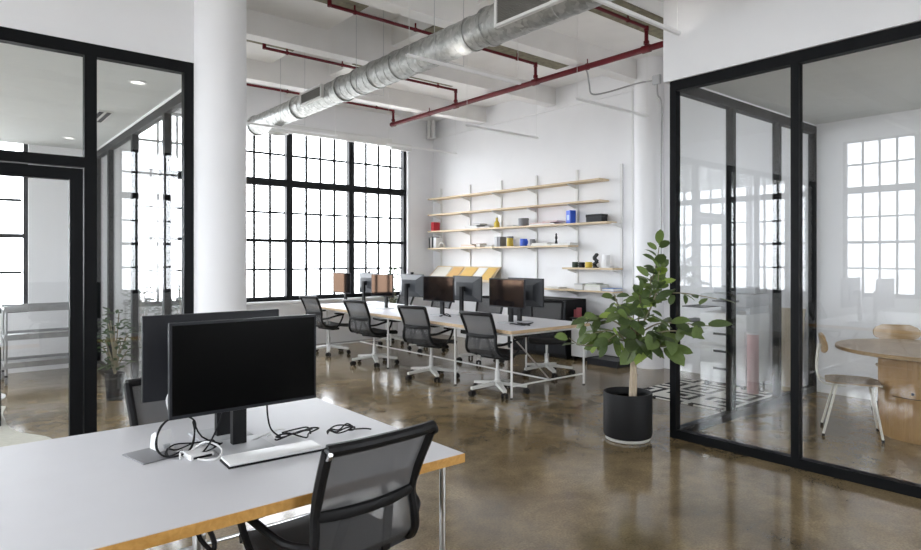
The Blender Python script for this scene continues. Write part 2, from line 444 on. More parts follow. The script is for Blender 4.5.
# right room: front along Y (facing -X), from the corner towards the camera
partition('glass_partition', 'black framed glass front of the right meeting room behind the potted tree', (4.719, 2.882, 0), R(-90), [0, 0.968, 1.936, 2.904, 3.872, 4.84, 5.808, 6.84])
partition('glass_partition', 'black framed glass side wall between the meeting room and the copier corner', (4.719, 2.882, 0), 0, [0.948, 1.91, 2.80], )
MB().box(0.0275, 0.9205, -0.005, 0.005, 0.07, 2.89).build('glass_pane', GLASS, S.objects['glass_partition.001'])
MB().box(0.035, 0.9205, -0.035, 0.035, 0, 0.07).build('bottom_rail', BLACK, S.objects['glass_partition.001'])
MB().box(0.035, 0.9205, -0.035, 0.035, 2.89, 2.975).build('top_rail', BLACK, S.objects['glass_partition.001'])
# left room side wall along Y at X = 1.66
partition('glass_partition', 'black framed glass side wall of the left room seen through its front pane', (1.66, 5.16, 0), R(90), [0.04, 1.29, 2.61, 3.93, 4.78], pw=0.08)
# left room front along X at Y = 4.96, door bay between -0.20 and 0.775
lp = partition('glass_partition', 'black framed glass front wall of the left room next to the round column', (0, 4.96, 0), 0, [-3.6, -2.4, -1.2, -0.235, 0.777, 1.425], skip=(3,), pw=0.075)
MB().box(-0.1975, 0.7395, -0.035, 0.035, 2.12, 2.19).build('transom', BLACK, lp)
MB().box(-0.1975, 0.7395, -0.005, 0.005, 2.19, 2.89).build('glass_pane', GLASS, lp)
dr = snode('door_1', (0, 4.96, 0))
MB().box(-0.19, -0.10, -0.03, 0.03, 0.01, 2.11).box(0.655, 0.732, -0.03, 0.03, 0.01, 2.11).box(-0.10, 0.655, -0.03, 0.03, 2.03, 2.11).box(-0.10, 0.655, -0.03, 0.03, 0.01, 0.12).build('door_frame', BLACK, dr)
MB().box(-0.10, 0.655, -0.005, 0.005, 0.12, 2.03).build('glass_pane', GLASS, dr)
MB().tube([(-0.145, -0.07, 0.9), (-0.145, -0.07, 1.3)], 0.012).tube([(-0.145, -0.03, 0.95), (-0.145, -0.07, 0.95)], 0.008).tube([(-0.145, -0.03, 1.25), (-0.145, -0.07, 1.25)], 0.008).build('door_handle', CHROME, dr)

# ================================================================== DESKS
def desk(name, label, origin, rz, L, W, legs, edge, loc_mat=LAM, z=0.73, th=0.036, lm=None):
    WM = lm or WMETAL
    """local x = long axis 0..L, y = 0..W, legs = list of x of leg pairs"""
    t = thing(name, label, 'desk', origin, rz)
    MB().box(0.004, L-0.004, 0.004, W-0.004, z-th+0.003, z).build('desk_top', loc_mat, t)
    MB().box(0, L, 0, 0.004, z-th, z-0.002).box(0, L, W-0.004, W, z-th, z-0.002).box(0, 0.004, 0.004, W-0.004, z-th, z-0.002).box(L-0.004, L, 0.004, W-0.004, z-th, z-0.002).box(0.004, L-0.004, 0.004, W-0.004, z-th, z-th+0.003).build('edge_band', edge, t)
    i = 0.055; zr = 0.13; zt = z-th-0.02
    for x in legs:
        for y in (i, W-i):
            l = MB().tube([(x, y, 0.008), (x, y, z-th)], 0.0125, 10).build('leg', WM, t)
            MB().lathe([(0.016, 0), (0.016, 0.01)], 10, (x, y, 0)).build('foot', BPLAS, l)
    for x in (legs[0], legs[-1]):
        MB().tube([(x, i, zr), (x, W-i, zr)], 0.010).build('end_rail', WM, t)
        MB().tube([(x, i, zt), (x, W-i, zt)], 0.010).build('top_rail', WM, t)
    for y in (i, W-i): MB().tube([(legs[0], y, zt), (legs[-1], y, zt)], 0.010).build('side_rail', WM, t)
    MB().tube([(legs[0], W/2, zr), (legs[-1], W/2, zr)], 0.010).build('stretcher', WM, t)
    for y in (W-i,): MB().tube([(legs[0], y, zt), (legs[0]+0.0, W/2, zr)], 0.009).build('brace', CHROME, t)
    return t
near_desk = desk('office_desk', 'white topped desk with orange plywood edge in the foreground', (1.585, 1.887, 0), R(90), 1.27, 2.6, [0.075, 1.195], PLY, lm=CHROME)
# near desk is long in -X: local x along +Y, local y along -X
fd = desk('office_desk', 'long white desk with pale wood edge and white tube legs by the shelf wall', (5.90, 4.72, 0), R(90), 4.80, 1.30, [0.05, 1.0, 2.45, 4.2], BIRCH)

# ================================================================== OFFICE CHAIRS
PROF = [(-.368,.905),(-.345,.855),(-.300,.76),(-.268,.665),(-.276,.585),(-.262,.515),(-.215,.465),(-.13,.446),(0,.45),(.12,.466),(.2,.462),(.25,.432)]
HW = [.212,.210,.203,.198,.205,.22,.23,.232,.235,.235,.232,.215]
def prow(i, n=7):
    y, z = PROF[i]; h = HW[i]; out = []
    for k in range(n):
        u = -1+2*k/(n-1); d = (1-u*u)
        out.append((u*h, y-0.025*d if i < 6 else y, z if i < 6 else z-0.012*d))
    return out
def make_chair(label, loc, rz, group=None):
    t = thing('office_chair', label, 'office chair', loc, rz, group)
    MB().sheet([prow(i) for i in range(0, 4)], 0.005).build('back_mesh', MESH_U, t)
    MB().sheet([prow(i) for i in range(3, 7)], 0.005).build('lumbar_mesh', MESH_L, t)
    MB().sheet([prow(i) for i in range(6, 12)], 0.03).build('seat', SEATF, t)
    for s in (-1, 1):
        pts = smoothpts([(s*HW[i], PROF[i][0]-0.004, PROF[i][1]) for i in range(0, 8)] + [(s*0.18, 0.02, 0.40)], 3)
        sp = MB().tube(pts, [0.019]*8+[0.017]*(len(pts)-8), 8).build('back_spine', BPLAS, t)
        MB().tube([(s*0.208, -.378, .895), (s*0.222, -.378, .895)], 0.018, 10).build('end_cap', CHROME if s < 0 else BPLAS, sp)
    tb = smoothpts([(-.214,-.372,.905), (-.12,-.392,.907), (0,-.398,.908), (.12,-.392,.907), (.214,-.372,.905)], 3)
    MB().tube(tb, 0.021, 10).build('top_bar', BPLAS, t)
    cb = smoothpts([(-.198,-.27,.665), (-.1,-.292,.662), (0,-.297,.66), (.1,-.292,.662), (.198,-.27,.665)], 3)
    m = MB().tube(cb, 0.017, 8); m.tr(Matrix.Translation((0,0,.662)) @ Matrix.Diagonal((1,1,1.35,1)) @ Matrix.Translation((0,0,-.662)))
    m.build('cross_bar', BPLAS, t)
    for s in (-1, 1):
        MB().beam((s*.085,-.290,.655), (s*.125,-.215,.44), .035, .012, (0,-1,0)).build('lumbar_strut', BPLAS, t)
        ar = MB().tube(smoothpts([(s*.215,-.276,.575), (s*.272,-.21,.585), (s*.30,-.08,.615), (s*.305,.06,.632)], 4), 0.014, 8)
        ar.tube(smoothpts([(s*.305,.05,.63), (s*.30,.03,.56), (s*.27,-.02,.455), (s*.17,-.03,.40)], 4), 0.013, 8)
        a = ar.build('armrest', BPLAS, t)
        MB().rbox(s*.305-.032, s*.305+.032, -.10, .15, .638, .662, .010).build('arm_pad', BPLAS, a)
    MB().rbox(-.19, .19, -.07, .07, .385, .42, .012).build('seat_support', BPLAS, t)
    MB().tube([(0,0,.11), (0,0,.26)], .028, 12).tube([(0,0,.26), (0,0,.39)], .016, 12).build('gas_lift', CHROME, t)
    hub = MB().lathe([(.03,.085), (.045,.09), (.045,.135), (.03,.15)], 16).build('star_base', ALU, t)
    lg = MB().prism([(-.032,0.0),(.032,0.0),(.022,.30),(-.022,.30)], 'Z', 0, .034)
    for i, v in enumerate(lg.v): lg.v[i] = (v[0], v[1]+.03, .098+v[2]-(.034*v[1]/.30) - (.012 if (v[1] > .2 and v[2] < .01) else 0)*-0.6)
    lgm = lg.mesh('leg', ALU)
    cst = MB().tube([(0,0,.045), (0,0,.088)], .008, 8).box(-.012,.012,-.02,.02,.045,.062).mesh('caster', BPLAS)
    whl = MB().tube([(-.011,0,0), (.011,0,0)], .029, 14).mesh('wheel', BPLAS)
    for k in range(5):
        a = 2*PI*k/5 + 0.3
        link('leg', lgm, hub, (0,0,0), (0,0,a))
        c = link('caster', cst, t, (-math.sin(a)*.322, math.cos(a)*.322, 0), (0,0,a+.9*k))
        link('wheel', whl, c, (-.022,0,.030)); link('wheel', whl, c, (.022,0,.030))
    return t
ch = make_chair('black mesh office chair in the foreground pushed to the orange edged desk', (1.095, 2.125, 0), R(4))
def chair_at(x, y, face, label): return copy_thing(ch, (x, y, 0), R(face-90), label, 'mesh office chairs')
ch['group'] = 'mesh office chairs'
chair_at(0.88, 2.90, -90, 'black mesh office chair on the far side of the foreground desk')
chair_at(4.735, 5.08, 8, 'mesh office chair at the near corner of the long desk, tree end of its row')
chair_at(4.705, 6.26, 13, 'second mesh office chair along the near side of the long desk from the tree end')
chair_at(4.705, 7.60, 11, 'third mesh office chair along the near side of the long desk from the tree end')
chair_at(4.65, 8.86, 8, 'farthest mesh office chair on the near side of the long desk, by the windows')
chair_at(6.02, 5.52, 222, 'mesh office chair on the far side of the long desk nearest the potted tree')
chair_at(6.02, 6.80, 205, 'second mesh office chair on the far side of the long desk, behind the monitors')
chair_at(6.08, 8.15, 190, 'third mesh office chair on the far side of the long desk, behind the monitors')
chair_at(6.08, 9.25, 182, 'farthest mesh office chair on the shelf side of the long desk')

# ================================================================== MONITORS
def make_monitor(label, loc, rz, screen, group, w_=0.61, h=0.345, zc=0.36, deep=0.05, post_y=0.10, thin=False, webcam=False):
    """screen faces local -Y; origin on the desk under the post"""
    t = thing('monitor', label, 'monitor', loc, rz, group)
    y0 = -post_y
    pz = zc-h/2
    if thin:
        MB().rbox(-w_/2, w_/2, y0, y0+.022, pz, pz+h, .004).build('bezel', DGREY, t)
        MB().rbox(-.12, .12, y0+.022, y0+.045, zc-.10, zc+.10, .01).build('back_housing', DGREY, t)
    else:
        MB().rbox(-w_/2, w_/2, y0, y0+.02, pz, pz+h, .003).build('bezel', DGREY, t)
        hw, hh = w_/2-.008, h/2-.008; a, b = .30*w_, .26*h
        v = [(-hw,y0+.02,zc-hh),(hw,y0+.02,zc-hh),(hw,y0+.02,zc+hh),(-hw,y0+.02,zc+hh),(-a,y0+.02+deep,zc-b),(a,y0+.02+deep,zc-b),(a,y0+.02+deep,zc+b),(-a,y0+.02+deep,zc+b)]
        MB().add(v, [(0,3,2,1),(4,5,6,7),(0,1,5,4),(1,2,6,5),(2,3,7,6),(3,0,4,7)]).build('back_housing', MBACK, t, angle=20)
    MB().box(-w_/2+.010, w_/2-.010, y0-.0015, y0+.001, pz+.014, pz+h-.010).build('screen', screen, t)
    hk = .02+deep if not thin else .045
    MB().box(-.028, .028, -.016, .016, .008, zc+.03).build('stand_post', BPLAS, t)
    MB().box(-.03, .03, y0+hk, -.016, zc-.03, zc+.03).build('mount', BPLAS, t)
    MB().rbox(-.105, .105, -.13, .08, 0, .010, .004).build('stand_base', LGREY, t)
    if webcam:
        MB().rbox(-.02, .02, y0-.012, y0+.025, zc+h/2, zc+h/2+.03, .006).build('webcam', BPLAS, t)
    return t
Z = 0.73
near_m = make_monitor('large black monitor facing the camera on the foreground desk', (0.933, 2.56, Z), 0, SCREENM, 'foreground desk monitors', w_=.590, h=.358, zc=.350, post_y=.11, thin=True)
copy_thing(near_m, (0.925, 2.728, Z), R(180), 'dark monitor turned away behind the large foreground monitor', 'foreground desk monitors')
FM = [(5.34, 0, 'monitor with brown reflections facing the nearest chair of the long desk'), (6.67, 6, 'black screened monitor in the middle of the long desk facing the chairs'),
      (8.06, 0, 'second monitor from the window end facing the near row of chairs'), (9.31, 0, 'monitor nearest the windows facing the near row of chairs')]
fm = None
for y, rot, lab in FM:
    rz = R(-90+rot)
    if fm is None: fm = make_monitor(lab, (5.20, y, Z), rz, SCREEN, 'monitors facing the near chairs', w_=.60, h=.34, zc=.355, post_y=.08, deep=.03)
    else: copy_thing(fm, (5.20, y, Z), rz, lab)
RM = [(5.36, 0, 'dark monitor back at the tree end of the long desk'), (6.46, 0, 'grey monitor back beside the black screen in the middle of the long desk'),
      (7.76, 0, 'grey monitor back with a webcam, second from the window end'), (9.0, 0, 'grey monitor back with a webcam nearest the windows')]
rm = rmw = None
for i, (y, rot, lab) in enumerate(RM):
    rz = R(90+rot)
    if i < 2:
        if rm is None: rm = make_monitor(lab, (5.365, y, Z), rz, SCREEN, 'monitors facing the shelf side', w_=.60, h=.34, zc=.355, post_y=.11)
        else: copy_thing(rm, (5.365, y, Z), rz, lab)
    else:
        if rmw is None: rmw = make_monitor(lab, (5.365, y, Z), rz, SCREEN, 'monitors facing the shelf side', w_=.60, h=.34, zc=.355, post_y=.11, webcam=True)
        else: copy_thing(rmw, (5.365, y, Z), rz, lab)
one('monitor_cable', MB().tube(smoothpts([(5.05, 5.2, Z+.005), (5.0, 5.12, Z+.02), (5.08, 5.0, Z+.008), (5.2, 4.98, Z+.03), (5.22, 5.1, Z+.006), (5.1, 5.13, Z+.02), (5.12, 4.95, Z+.006)], 5), .007, 6), BPLAS, 'tangle of black cable on the long desk end by the tree', 'cable')
one('monitor_cable', MB().tube(smoothpts([(5.02, 6.5, Z+.006), (5.0, 6.38, Z+.03), (5.09, 6.35, Z+.006), (5.1, 6.45, Z+.035), (5.0, 6.45, Z+.006)], 5), .007, 6), BPLAS, 'small coil of black cable in the middle of the long desk', 'cable')

# --- foreground desk clutter
pl = MB().rbox(-.075, .075, -.09, .09, 0, .007, .003)
one('tablet', pl, MGREY, 'thin grey tablet lying by the cable loop on the foreground desk', 'tablet', (.625, 2.64, Z), (0,0,R(12)))
wb_ = thing('power_adapter', 'white wedge shaped power adapter by the cable loop on the foreground desk', 'adapter', (.672, 2.685, Z+.008), R(10))
MB().prism([(-.04,0),(.04,0),(.03,.055),(-.012,.075)], 'X', -.03, .03).build('body', WPLAS, wb_)
MB().box(-.012,.012,-.046,-.038,.01,.025).build('plug_socket', LGREY, wb_)
kb = thing('keyboard', 'slim white keyboard with dark underside in front of the foreground monitor', 'keyboard', (.985, 2.335, Z), R(-3))
MB().rbox(-.185, .185, -.058, .058, 0, .008, .003).build('tray', BPLAS, kb)
MB().rbox(-.182, .182, -.062, .056, .009, .020, .004).build('top_plate', WPLAS, kb)
dock = thing('dock', 'white docking box under the foreground monitor with cables', 'dock', (.775, 2.50, Z), R(5))
MB().rbox(-.06, .03, -.03, .05, 0, .022, .005).build('body', WPLAS, dock)
MB().box(-.05, .02, -.032, -.028, .006, .014).build('port_strip', BPLAS, dock)
def loop(c, rx, ry, n, wob, z0=.008, ph=0):
    return [(c[0]+(rx+random.uniform(-wob,wob))*math.cos(ph+a*2*PI/9), c[1]+(ry+random.uniform(-wob,wob))*math.sin(ph+a*2*PI/9), Z+z0+random.uniform(0,.03)) for a in range(n)]
lp_pts = [(.70+.075*math.cos(a), 2.585+.03*math.sin(a), Z+.075+.07*math.sin(a+0.2)) for a in [k*2*PI/14 for k in range(30)]]
lp_pts = [(p[0]+.006*math.sin(i*1.3), p[1]+.010*math.cos(i*.9), max(p[2], Z+.007)) for i, p in enumerate(lp_pts)]
one('black_cable', MB().tube(smoothpts(lp_pts+[(.80, 2.60, Z+.05), (.86, 2.56, Z+.02)], 3), .0034, 6), BPLAS, 'black cable coiled into a standing loop left of the foreground monitor post', 'cable')
one('white_cable', MB().tube(smoothpts([(.75, 2.58, Z+.008), (.79, 2.52, Z+.05), (.83, 2.46, Z+.03), (.80, 2.42, Z+.006), (.74, 2.47, Z+.006), (.70, 2.52, Z+.03), (.69, 2.50, Z+.006)], 5), .0036, 6), WPLAS, 'white cable curling beside the foreground monitor post', 'cable')
one('black_cable', MB().tube(smoothpts(loop((1.16,2.50), .085, .05, 22, .03), 4), .0034, 6), BPLAS, 'tangled black cables right of the foreground monitor post', 'cable')
one('black_cable', MB().tube(smoothpts(loop((1.33,2.43), .065, .035, 20, .008, .006)+[(1.44, 2.42, Z+.01), (1.47,2.40,Z+.006)], 4), .0034, 6), BPLAS, 'coiled black cable at the far right of the foreground desk clutter', 'cable')
for i, (pts, lab) in enumerate((([(.86, 2.50, Z+.20), (.835, 2.50, Z+.12), (.80, 2.50, Z+.05), (.76, 2.49, Z+.01)], 'thin black cable dropping left of the foreground monitor post'),
    ([(1.03, 2.50, Z+.20), (1.04, 2.52, Z+.12), (1.06, 2.53, Z+.05), (1.10, 2.52, Z+.01)], 'thin black cable dropping right of the foreground monitor post'))):
    one('hanging_cable', MB().tube(smoothpts(pts, 5), .0035, 6), BPLAS, lab, 'cable')
one('white_cable', MB().tube(smoothpts([(.648, 2.48, Z+.27), (.640, 2.49, Z+.24), (.648, 2.49, Z+.20)], 4), .004, 6), WPLAS, 'short white cable looped on the left edge of the foreground monitor', 'cable')
one('white_cable', MB().tube(smoothpts(loop((1.10,2.53), .06, .04, 12, .015)+[(.98,2.56,Z+.006)], 4), .0032, 6), WPLAS, 'white cable lying under the tangled black cables', 'cable')
one('black_cable', MB().tube(smoothpts(loop((.76,2.56), .09, .05, 16, .03), 4), .0032, 6), BPLAS, 'loose black cable lying flat behind the white wedge adapter', 'cable')
for k, pts in enumerate(([(0.62, 2.05, .70), (.66, 2.02, .58), (.58, 2.08, .50), (.66, 2.16, .40)], [(.72, 2.08, .70), (.64, 2.12, .60), (.72, 2.02, .50), (.80, 2.05, .42)])):
    one('under_desk_cable', MB().tube(smoothpts(pts, 6), .008, 6), BPLAS, ['black cable looping down under the foreground desk, left strand', 'black cable looping down under the foreground desk, right strand'][k], 'cable')

# ================================================================== WALL SHELVING
sh = thing('wall_shelving', 'white wall mounted rail shelving with pine boards on the far wall', 'shelving', (XR, 0, 0))
UP = [9.70, 8.83, 7.985, 7.14, 6.28, 5.46]
for y in UP:
    MB().box(-.026, -.001, y-.019, y+.019, (0.02 if y < 6 else .9), 2.86).build('upright', WMETAL, sh)
SHZ = [(2.63, 5.66, 9.80), (2.32, 5.66, 9.80), (2.0, 5.52, 9.80), (1.67, 6.24, 9.80), (1.33, 5.42, 6.36), (1.0, 5.42, 6.95)]
STOP = {}
brm = MB().prism([(-.03,-.07),(-.03,.0),(-.24,.0),(-.24,-.012)], 'Y', -.006, .006).mesh('bracket', WMETAL)
for z, y0, y1 in SHZ:
    MB().box(-.27, -.037, y0, y1, z, z+.026).build('shelf_board', SHELFW, sh)
    for y in UP:
        if y0-.1 < y < y1+.1: link('bracket', brm, sh, (0, y, z-.001))
# slanted display shelf
MB().add([(-.30,7.95,1.09),(-.30,9.75,1.09),(-.04,9.75,1.33),(-.04,7.95,1.33),(-.318,7.95,1.105),(-.318,9.75,1.105),(-.058,9.75,1.345),(-.058,7.95,1.345)],
         [(0,1,2,3),(7,6,5,4),(0,4,5,1),(1,5,6,2),(2,6,7,3),(3,7,4,0)]).build('slanted_board', SHELFW, sh)
MB().box(-.335, -.315, 7.95, 9.75, 1.075, 1.115).build('lip', SHELFW, sh)
def mag(y0, y1, mtl, label):
    d = Vector((.26,0,.24)).normalized(); nrm = Vector((-.24,0,.26)).normalized(); base = Vector((XR-.316,0,1.108))
    o = nrm*.004; vs = []
    for t, e in ((.012,0),(.31,0),(.012,.006),(.31,.006)):
        for y in (y0,y1):
            p = base+d*t+o+nrm*e; vs.append((p.x,y,p.z))
    m = MB().add(vs, [(0,1,3,2),(4,6,7,5),(0,4,5,1),(2,3,7,6),(0,2,6,4),(1,5,7,3)])
    return one('magazine', m, mtl, label, 'magazine', group='magazines on the slanted shelf')
TAN = mat('tan_cover', (.66,.40,.15), .5, var=.08); OCH = mat('ochre_cover', (.72,.47,.14), .5, var=.06); CREAM = mat('cream_cover', (.78,.74,.66), .6, var=.03)
mag(9.25, 9.70, CREAM, 'cream magazine at the window end of the slanted shelf')
mag(8.90, 9.20, TAN, 'tan magazine on the slanted shelf next to the cream one')
mag(8.50, 8.84, OCH, 'ochre magazine in the middle of the slanted shelf')
mag(8.24, 8.47, PAPER, 'white magazine between two ochre ones on the slanted shelf')
mag(7.98, 8.22, OCH, 'ochre magazine at the right end of the slanted shelf')

def colm(n, c, r=.5): return mat(n, c, r, var=.06)
RED = colm('red_card', (.55,.012,.03)); BLUE = colm('blue_card', (.02,.10,.65), .35); YEL = colm('yellow_paint', (.68,.50,.06)); ORG = colm('orange_card', (.72,.36,.18))
def flat_book(label, y, z, wy, dx, h, cover, x=7.40, rz=0, group='books and boxes on the wall shelves'):
    t = thing('book', label, 'book', (x, y, z), rz, group)
    MB().box(-dx/2, dx/2, -wy/2, wy/2, 0, h*.14).box(-dx/2, dx/2, -wy/2, wy/2, h*.86, h).box(dx/2-.003, dx/2, -wy/2, wy/2, h*.14, h*.86).build('cover', cover, t)
    MB().box(-dx/2+.004, dx/2-.004, -wy/2+.003, wy/2-.003, h*.14, h*.86).build('pages', PAPER, t)
    return t
def stand_book(label, y, z, th, dx, h, cover, x=7.40, group='books and boxes on the wall shelves'):
    t = thing('book', label, 'book', (x, y, z), 0, group)
    MB().box(-dx/2, dx/2, -th/2, -th/2+.003, 0, h).box(-dx/2, dx/2, th/2-.003, th/2, 0, h).box(-dx/2, -dx/2+.003, -th/2+.003, th/2-.003, 0, h).build('cover', cover, t)
    MB().box(-dx/2+.003, dx/2-.005, -th/2+.003, th/2-.003, .004, h-.004).build('pages', PAPER, t)
    return t
def cup(name, label, cat, y, z, r, h, mtl, handle=True, x=7.38):
    t = thing(name, label, cat, (x, y, z), 0, 'cups and jars on the wall shelves')
    MB().lathe([(0,.004),(r*.8,0),(r,.006),(r,h),(r*.9,h),(r*.88,.01),(0,.008)], 20).build('body', mtl, t)
    if handle: MB().tube(smoothpts([(0,-r*.95,h*.8),(0,-r*1.5,h*.7),(0,-r*1.5,h*.35),(0,-r*.95,h*.22)],4), r*.13, 6).build('handle', mtl, t)
    return t
z3, z4, z5, z6 = 2.026, 1.696, 1.356, 1.026
stand_book('red book standing alone at the left end of the third shelf', 9.71, z3, .09, .15, .17, RED)
flat_book('pale grey book at the bottom of the flat pile on the third shelf', 8.52, z3, .36, .2, .03, LGREY)
flat_book('light grey book in the middle of the flat pile on the third shelf', 8.54, z3+.031, .33, .2, .025, LGREY)
flat_book('dark book on top of the flat pile on the third shelf', 8.40, z3+.057, .20, .18, .03, DGREY)
flat_book('brown flat book leaning out beside the pile on the third shelf', 8.18, z3, .30, .2, .025, colm('brown_card', (.22,.13,.09)))
yb = thing('bottle', 'small yellow bottle on the third shelf above the tan magazines', 'bottle', (7.38, 7.93, z3), 0)
MB().lathe([(0,0),(.05,0),(.05,.08),(.02,.12),(.02,.17)], 16).build('body', YEL, yb); MB().lathe([(.022,.17),(.022,.19)], 12).build('cap', WPLAS, yb)
flat_book('thin dark notebook lying flat left of the grey tin', 7.55, z3, .16, .15, .022, DGREY)
tin = thing('round_tin', 'grey round tin on the third shelf', 'tin', (7.38, 7.28, z3), 0)
MB().lathe([(0,0),(.085,0),(.085,.10)], 28).build('body', MGREY, tin); MB().lathe([(.089,.10),(.089,.125),(.08,.13)], 28).build('lid', MGREY, tin)
flat_book('wide white book at the bottom of the red pile on the third shelf', 6.78, z3, .50, .22, .022, PAPER)
flat_book('red magazine on the flat pile left of the blue box', 6.84, z3+.023, .44, .2, .014, RED)
flat_book('pink covered book on top of the red pile', 6.64, z3+.038, .3, .2, .02, colm('pink_card', (.60,.22,.24)))
bb = thing('blue_box', 'bright blue box with a pale square front on the third shelf', 'box', (7.38, 6.27, z3), R(-20))
MB().rbox(-.05,.05,-.062,.062,0,.20,.004).build('box_body', BLUE, bb); MB().box(-.053,-.05,-.035,.035,.05,.13).build('front_label', colm('pale_blue', (.35,.5,.85)), bb)
bk = thing('black_box', 'black rectangular box at the right end of the third shelf', 'box', (7.39, 5.79, z3), 0)
MB().box(-.07,.07,-.14,.14,0,.075).build('box_body', DGREY, bk); MB().box(-.074,.074,-.144,.144,.076,.115).build('lid', BPLAS, bk)
for i, (y, h, m_, lab) in enumerate(((9.80,.20,DGREY,'dark book standing at the far left of the fourth shelf'), (9.755,.21,PAPER,'white book standing between dark books on the fourth shelf'), (9.70,.22,DGREY,'dark grey book standing beside white binders on the fourth shelf'))):
    stand_book(lab, y, z4, .035, .16, h, m_)
stand_book('white binder standing on the fourth shelf', 9.62, z4, .08, .17, .20, WPLAS)
arc = MB()
arc.tube([(0, .09*math.cos(a), .09*math.sin(a)+.012) for a in [PI*k/10 for k in range(11)]], .013, 8)
one('arch_ornament', arc, PAPER, 'small white arch ornament beside the binder on the fourth shelf', 'ornament', (7.37, 9.47, z4))
flat_book('orange folder lying flat on the fourth shelf', 8.62, z4, .40, .2, .03, ORG)
flat_book('pale orange folder stacked on the orange folder', 8.66, z4+.031, .30, .19, .025, colm('peach_card', (.74,.50,.32)))
flat_book('brown notebook overlapping the orange folders', 8.36, z4+.0, .10, .16, .06, colm('brown_card', (.22,.13,.09)))
flat_book('small dark notebook on the fourth shelf below the yellow bottle', 8.10, z4, .18, .14, .022, MGREY)
stand_book('pale blue grey book standing on the fourth shelf at the upright', 7.90, z4, .06, .15, .17, LGREY)
stand_book('grey book standing next to the pale blue grey one on the fourth shelf', 7.82, z4, .06, .15, .17, MGREY)
yj = cup('jar', 'yellow jar with a grey lid on the fourth shelf', 'jar', 7.60, z4, .055, .14, YEL, False); MB().lathe([(.058,.14),(.058,.17)], 18).build('lid', MGREY, yj)
cup('mug', 'blue mug on the fourth shelf', 'mug', 7.28, z4, .06, .12, BLUE)
cup('mug', 'grey mug next to the white book pile on the fourth shelf', 'mug', 7.08, z4, .045, .11, MGREY)
flat_book('white book lying at the bottom of the pile on the fourth shelf', 6.84, z4, .42, .2, .022, PAPER)
flat_book('cream book on the white pile on the fourth shelf', 6.86, z4+.023, .34, .19, .02, CREAM)
flat_book('white book under the small dark figure on the fourth shelf', 6.42, z4, .40, .2, .026, PAPER)
flat_book('grey booklet beside the small dark figure on the fourth shelf', 6.34, z4+.027, .22, .17, .012, LGREY)
fg = MB().lathe([(0,0),(.025,0),(.02,.03),(.012,.06),(.022,.09),(.012,.13),(.016,.15),(0,.17)], 12)
one('figurine', fg, DGREY, 'small slim dark figurine on the white book on the fourth shelf', 'figurine', (7.36, 6.55, z4+.027))
cup('cup', 'dark green cup at the left of the fifth shelf', 'cup', 6.19, z5, .045, .085, colm('dark_green', (.03,.05,.03)))
cup('cup', 'black cup in the middle of the three cups on the fifth shelf', 'cup', 6.06, z5, .045, .08, BPLAS)
cup('cup', 'yellow cup on the fifth shelf beside the zigzag sculpture', 'cup', 5.93, z5, .05, .085, YEL)
zg = MB(); zp = [(0,.0,0),(0,.03,.05),(0,-.03,.09),(0,.03,.14),(0,-.03,.20)]
zg.m = 0
for i in range(4): zg.beam(zp[i], zp[i+1], .035, .045, (1,0,0))
zg.box(-.03,.03,-.03,.03,-.002,.01)
one('zigzag_sculpture', zg, BPLAS, 'black zigzag sculpture on the fifth shelf', 'sculpture', (7.38, 5.80, z5+.003))
one('white_block', MB().rbox(-.05,.05,-.04,.04,0,.19,.006).rbox(-.055,.055,-.10,.045,0,.02,.004), WPLAS, 'tall white block ornament on the fifth shelf', 'ornament', (7.40, 5.63, z5))
flat_book('grey box file lying at the left of the sixth shelf papers', 6.06, z6, .16, .2, .09, LGREY)
flat_book('white paper ream lying on the sixth shelf', 5.80, z6, .30, .21, .06, PAPER)
flat_book('pale green pad on top of the paper ream on the sixth shelf', 5.80, z6+.061, .28, .2, .025, colm('pale_green', (.62,.70,.50)))
flat_book('dark notebook on top of the paper pile on the sixth shelf', 5.82, z6+.087, .16, .16, .018, DGREY)
flat_book('blue book lying at the right end of the sixth shelf', 5.52, z6, .2, .2, .04, colm('mid_blue', (.08,.22,.55)))
flat_book('white magazine lying on the sixth shelf behind the monitors', 6.62, z6, .34, .2, .02, PAPER)

# storage below the shelves
cb_ = thing('storage_cabinet', 'black low storage cabinet against the wall under the lowest shelf', 'cabinet', (7.30, 6.72, 0), 0)
MB().box(-.22,.23,-.62,.62,.04,.88).build('body', BPLAS, cb_)
for y in (-.31, .31):
    d = MB().box(-.238,-.221,y-.30,y+.30,.07,.86).build('door', DGREY, cb_); MB().box(-.246,-.239,y+(.24 if y<0 else -.26),y+(.26 if y<0 else -.24),.5,.62).build('handle', MGREY, d)
MB().box(-.18,.19,-.58,.58,0,.04).build('plinth', BPLAS, cb_)
sd = thing('side_cart', 'white narrow cart with a black top tray beside the black cabinet', 'cart', (7.28, 5.92, 0), 0)
MB().box(-.15,.18,-.13,.13,.06,.56).build('body', WPLAS, sd); MB().rbox(-.17,.2,-.16,.16,.60,.625,.006).build('top_tray', BPLAS, sd)
MB().box(-.14,.17,-.12,-.11,.56,.60).box(-.14,.17,.11,.12,.56,.60).build('tray_support', WMETAL, sd)
for x in (-.12,.15):
    for y in (-.1,.1): MB().tube([(x,y-.008,.03),(x,y+.008,.03)], .03, 12).build('wheel', BPLAS, sd)
one('paper_bundle', MB().tube([(0,0,0),(0,0,.14)], .04, 14).tube([(.0,.06,0),(0,.06,.11)], .03, 14), colm('muted_red', (.45,.10,.12)), 'red and pale bundle standing on the black tray', 'bundle', (7.22, 5.98, .625))
ft = thing('floor_tray', 'dark grey flat storage tray on the floor under the shelving', 'tray', (7.33, 5.92, 0), 0)
ft.location = (7.22, 5.42, 0)
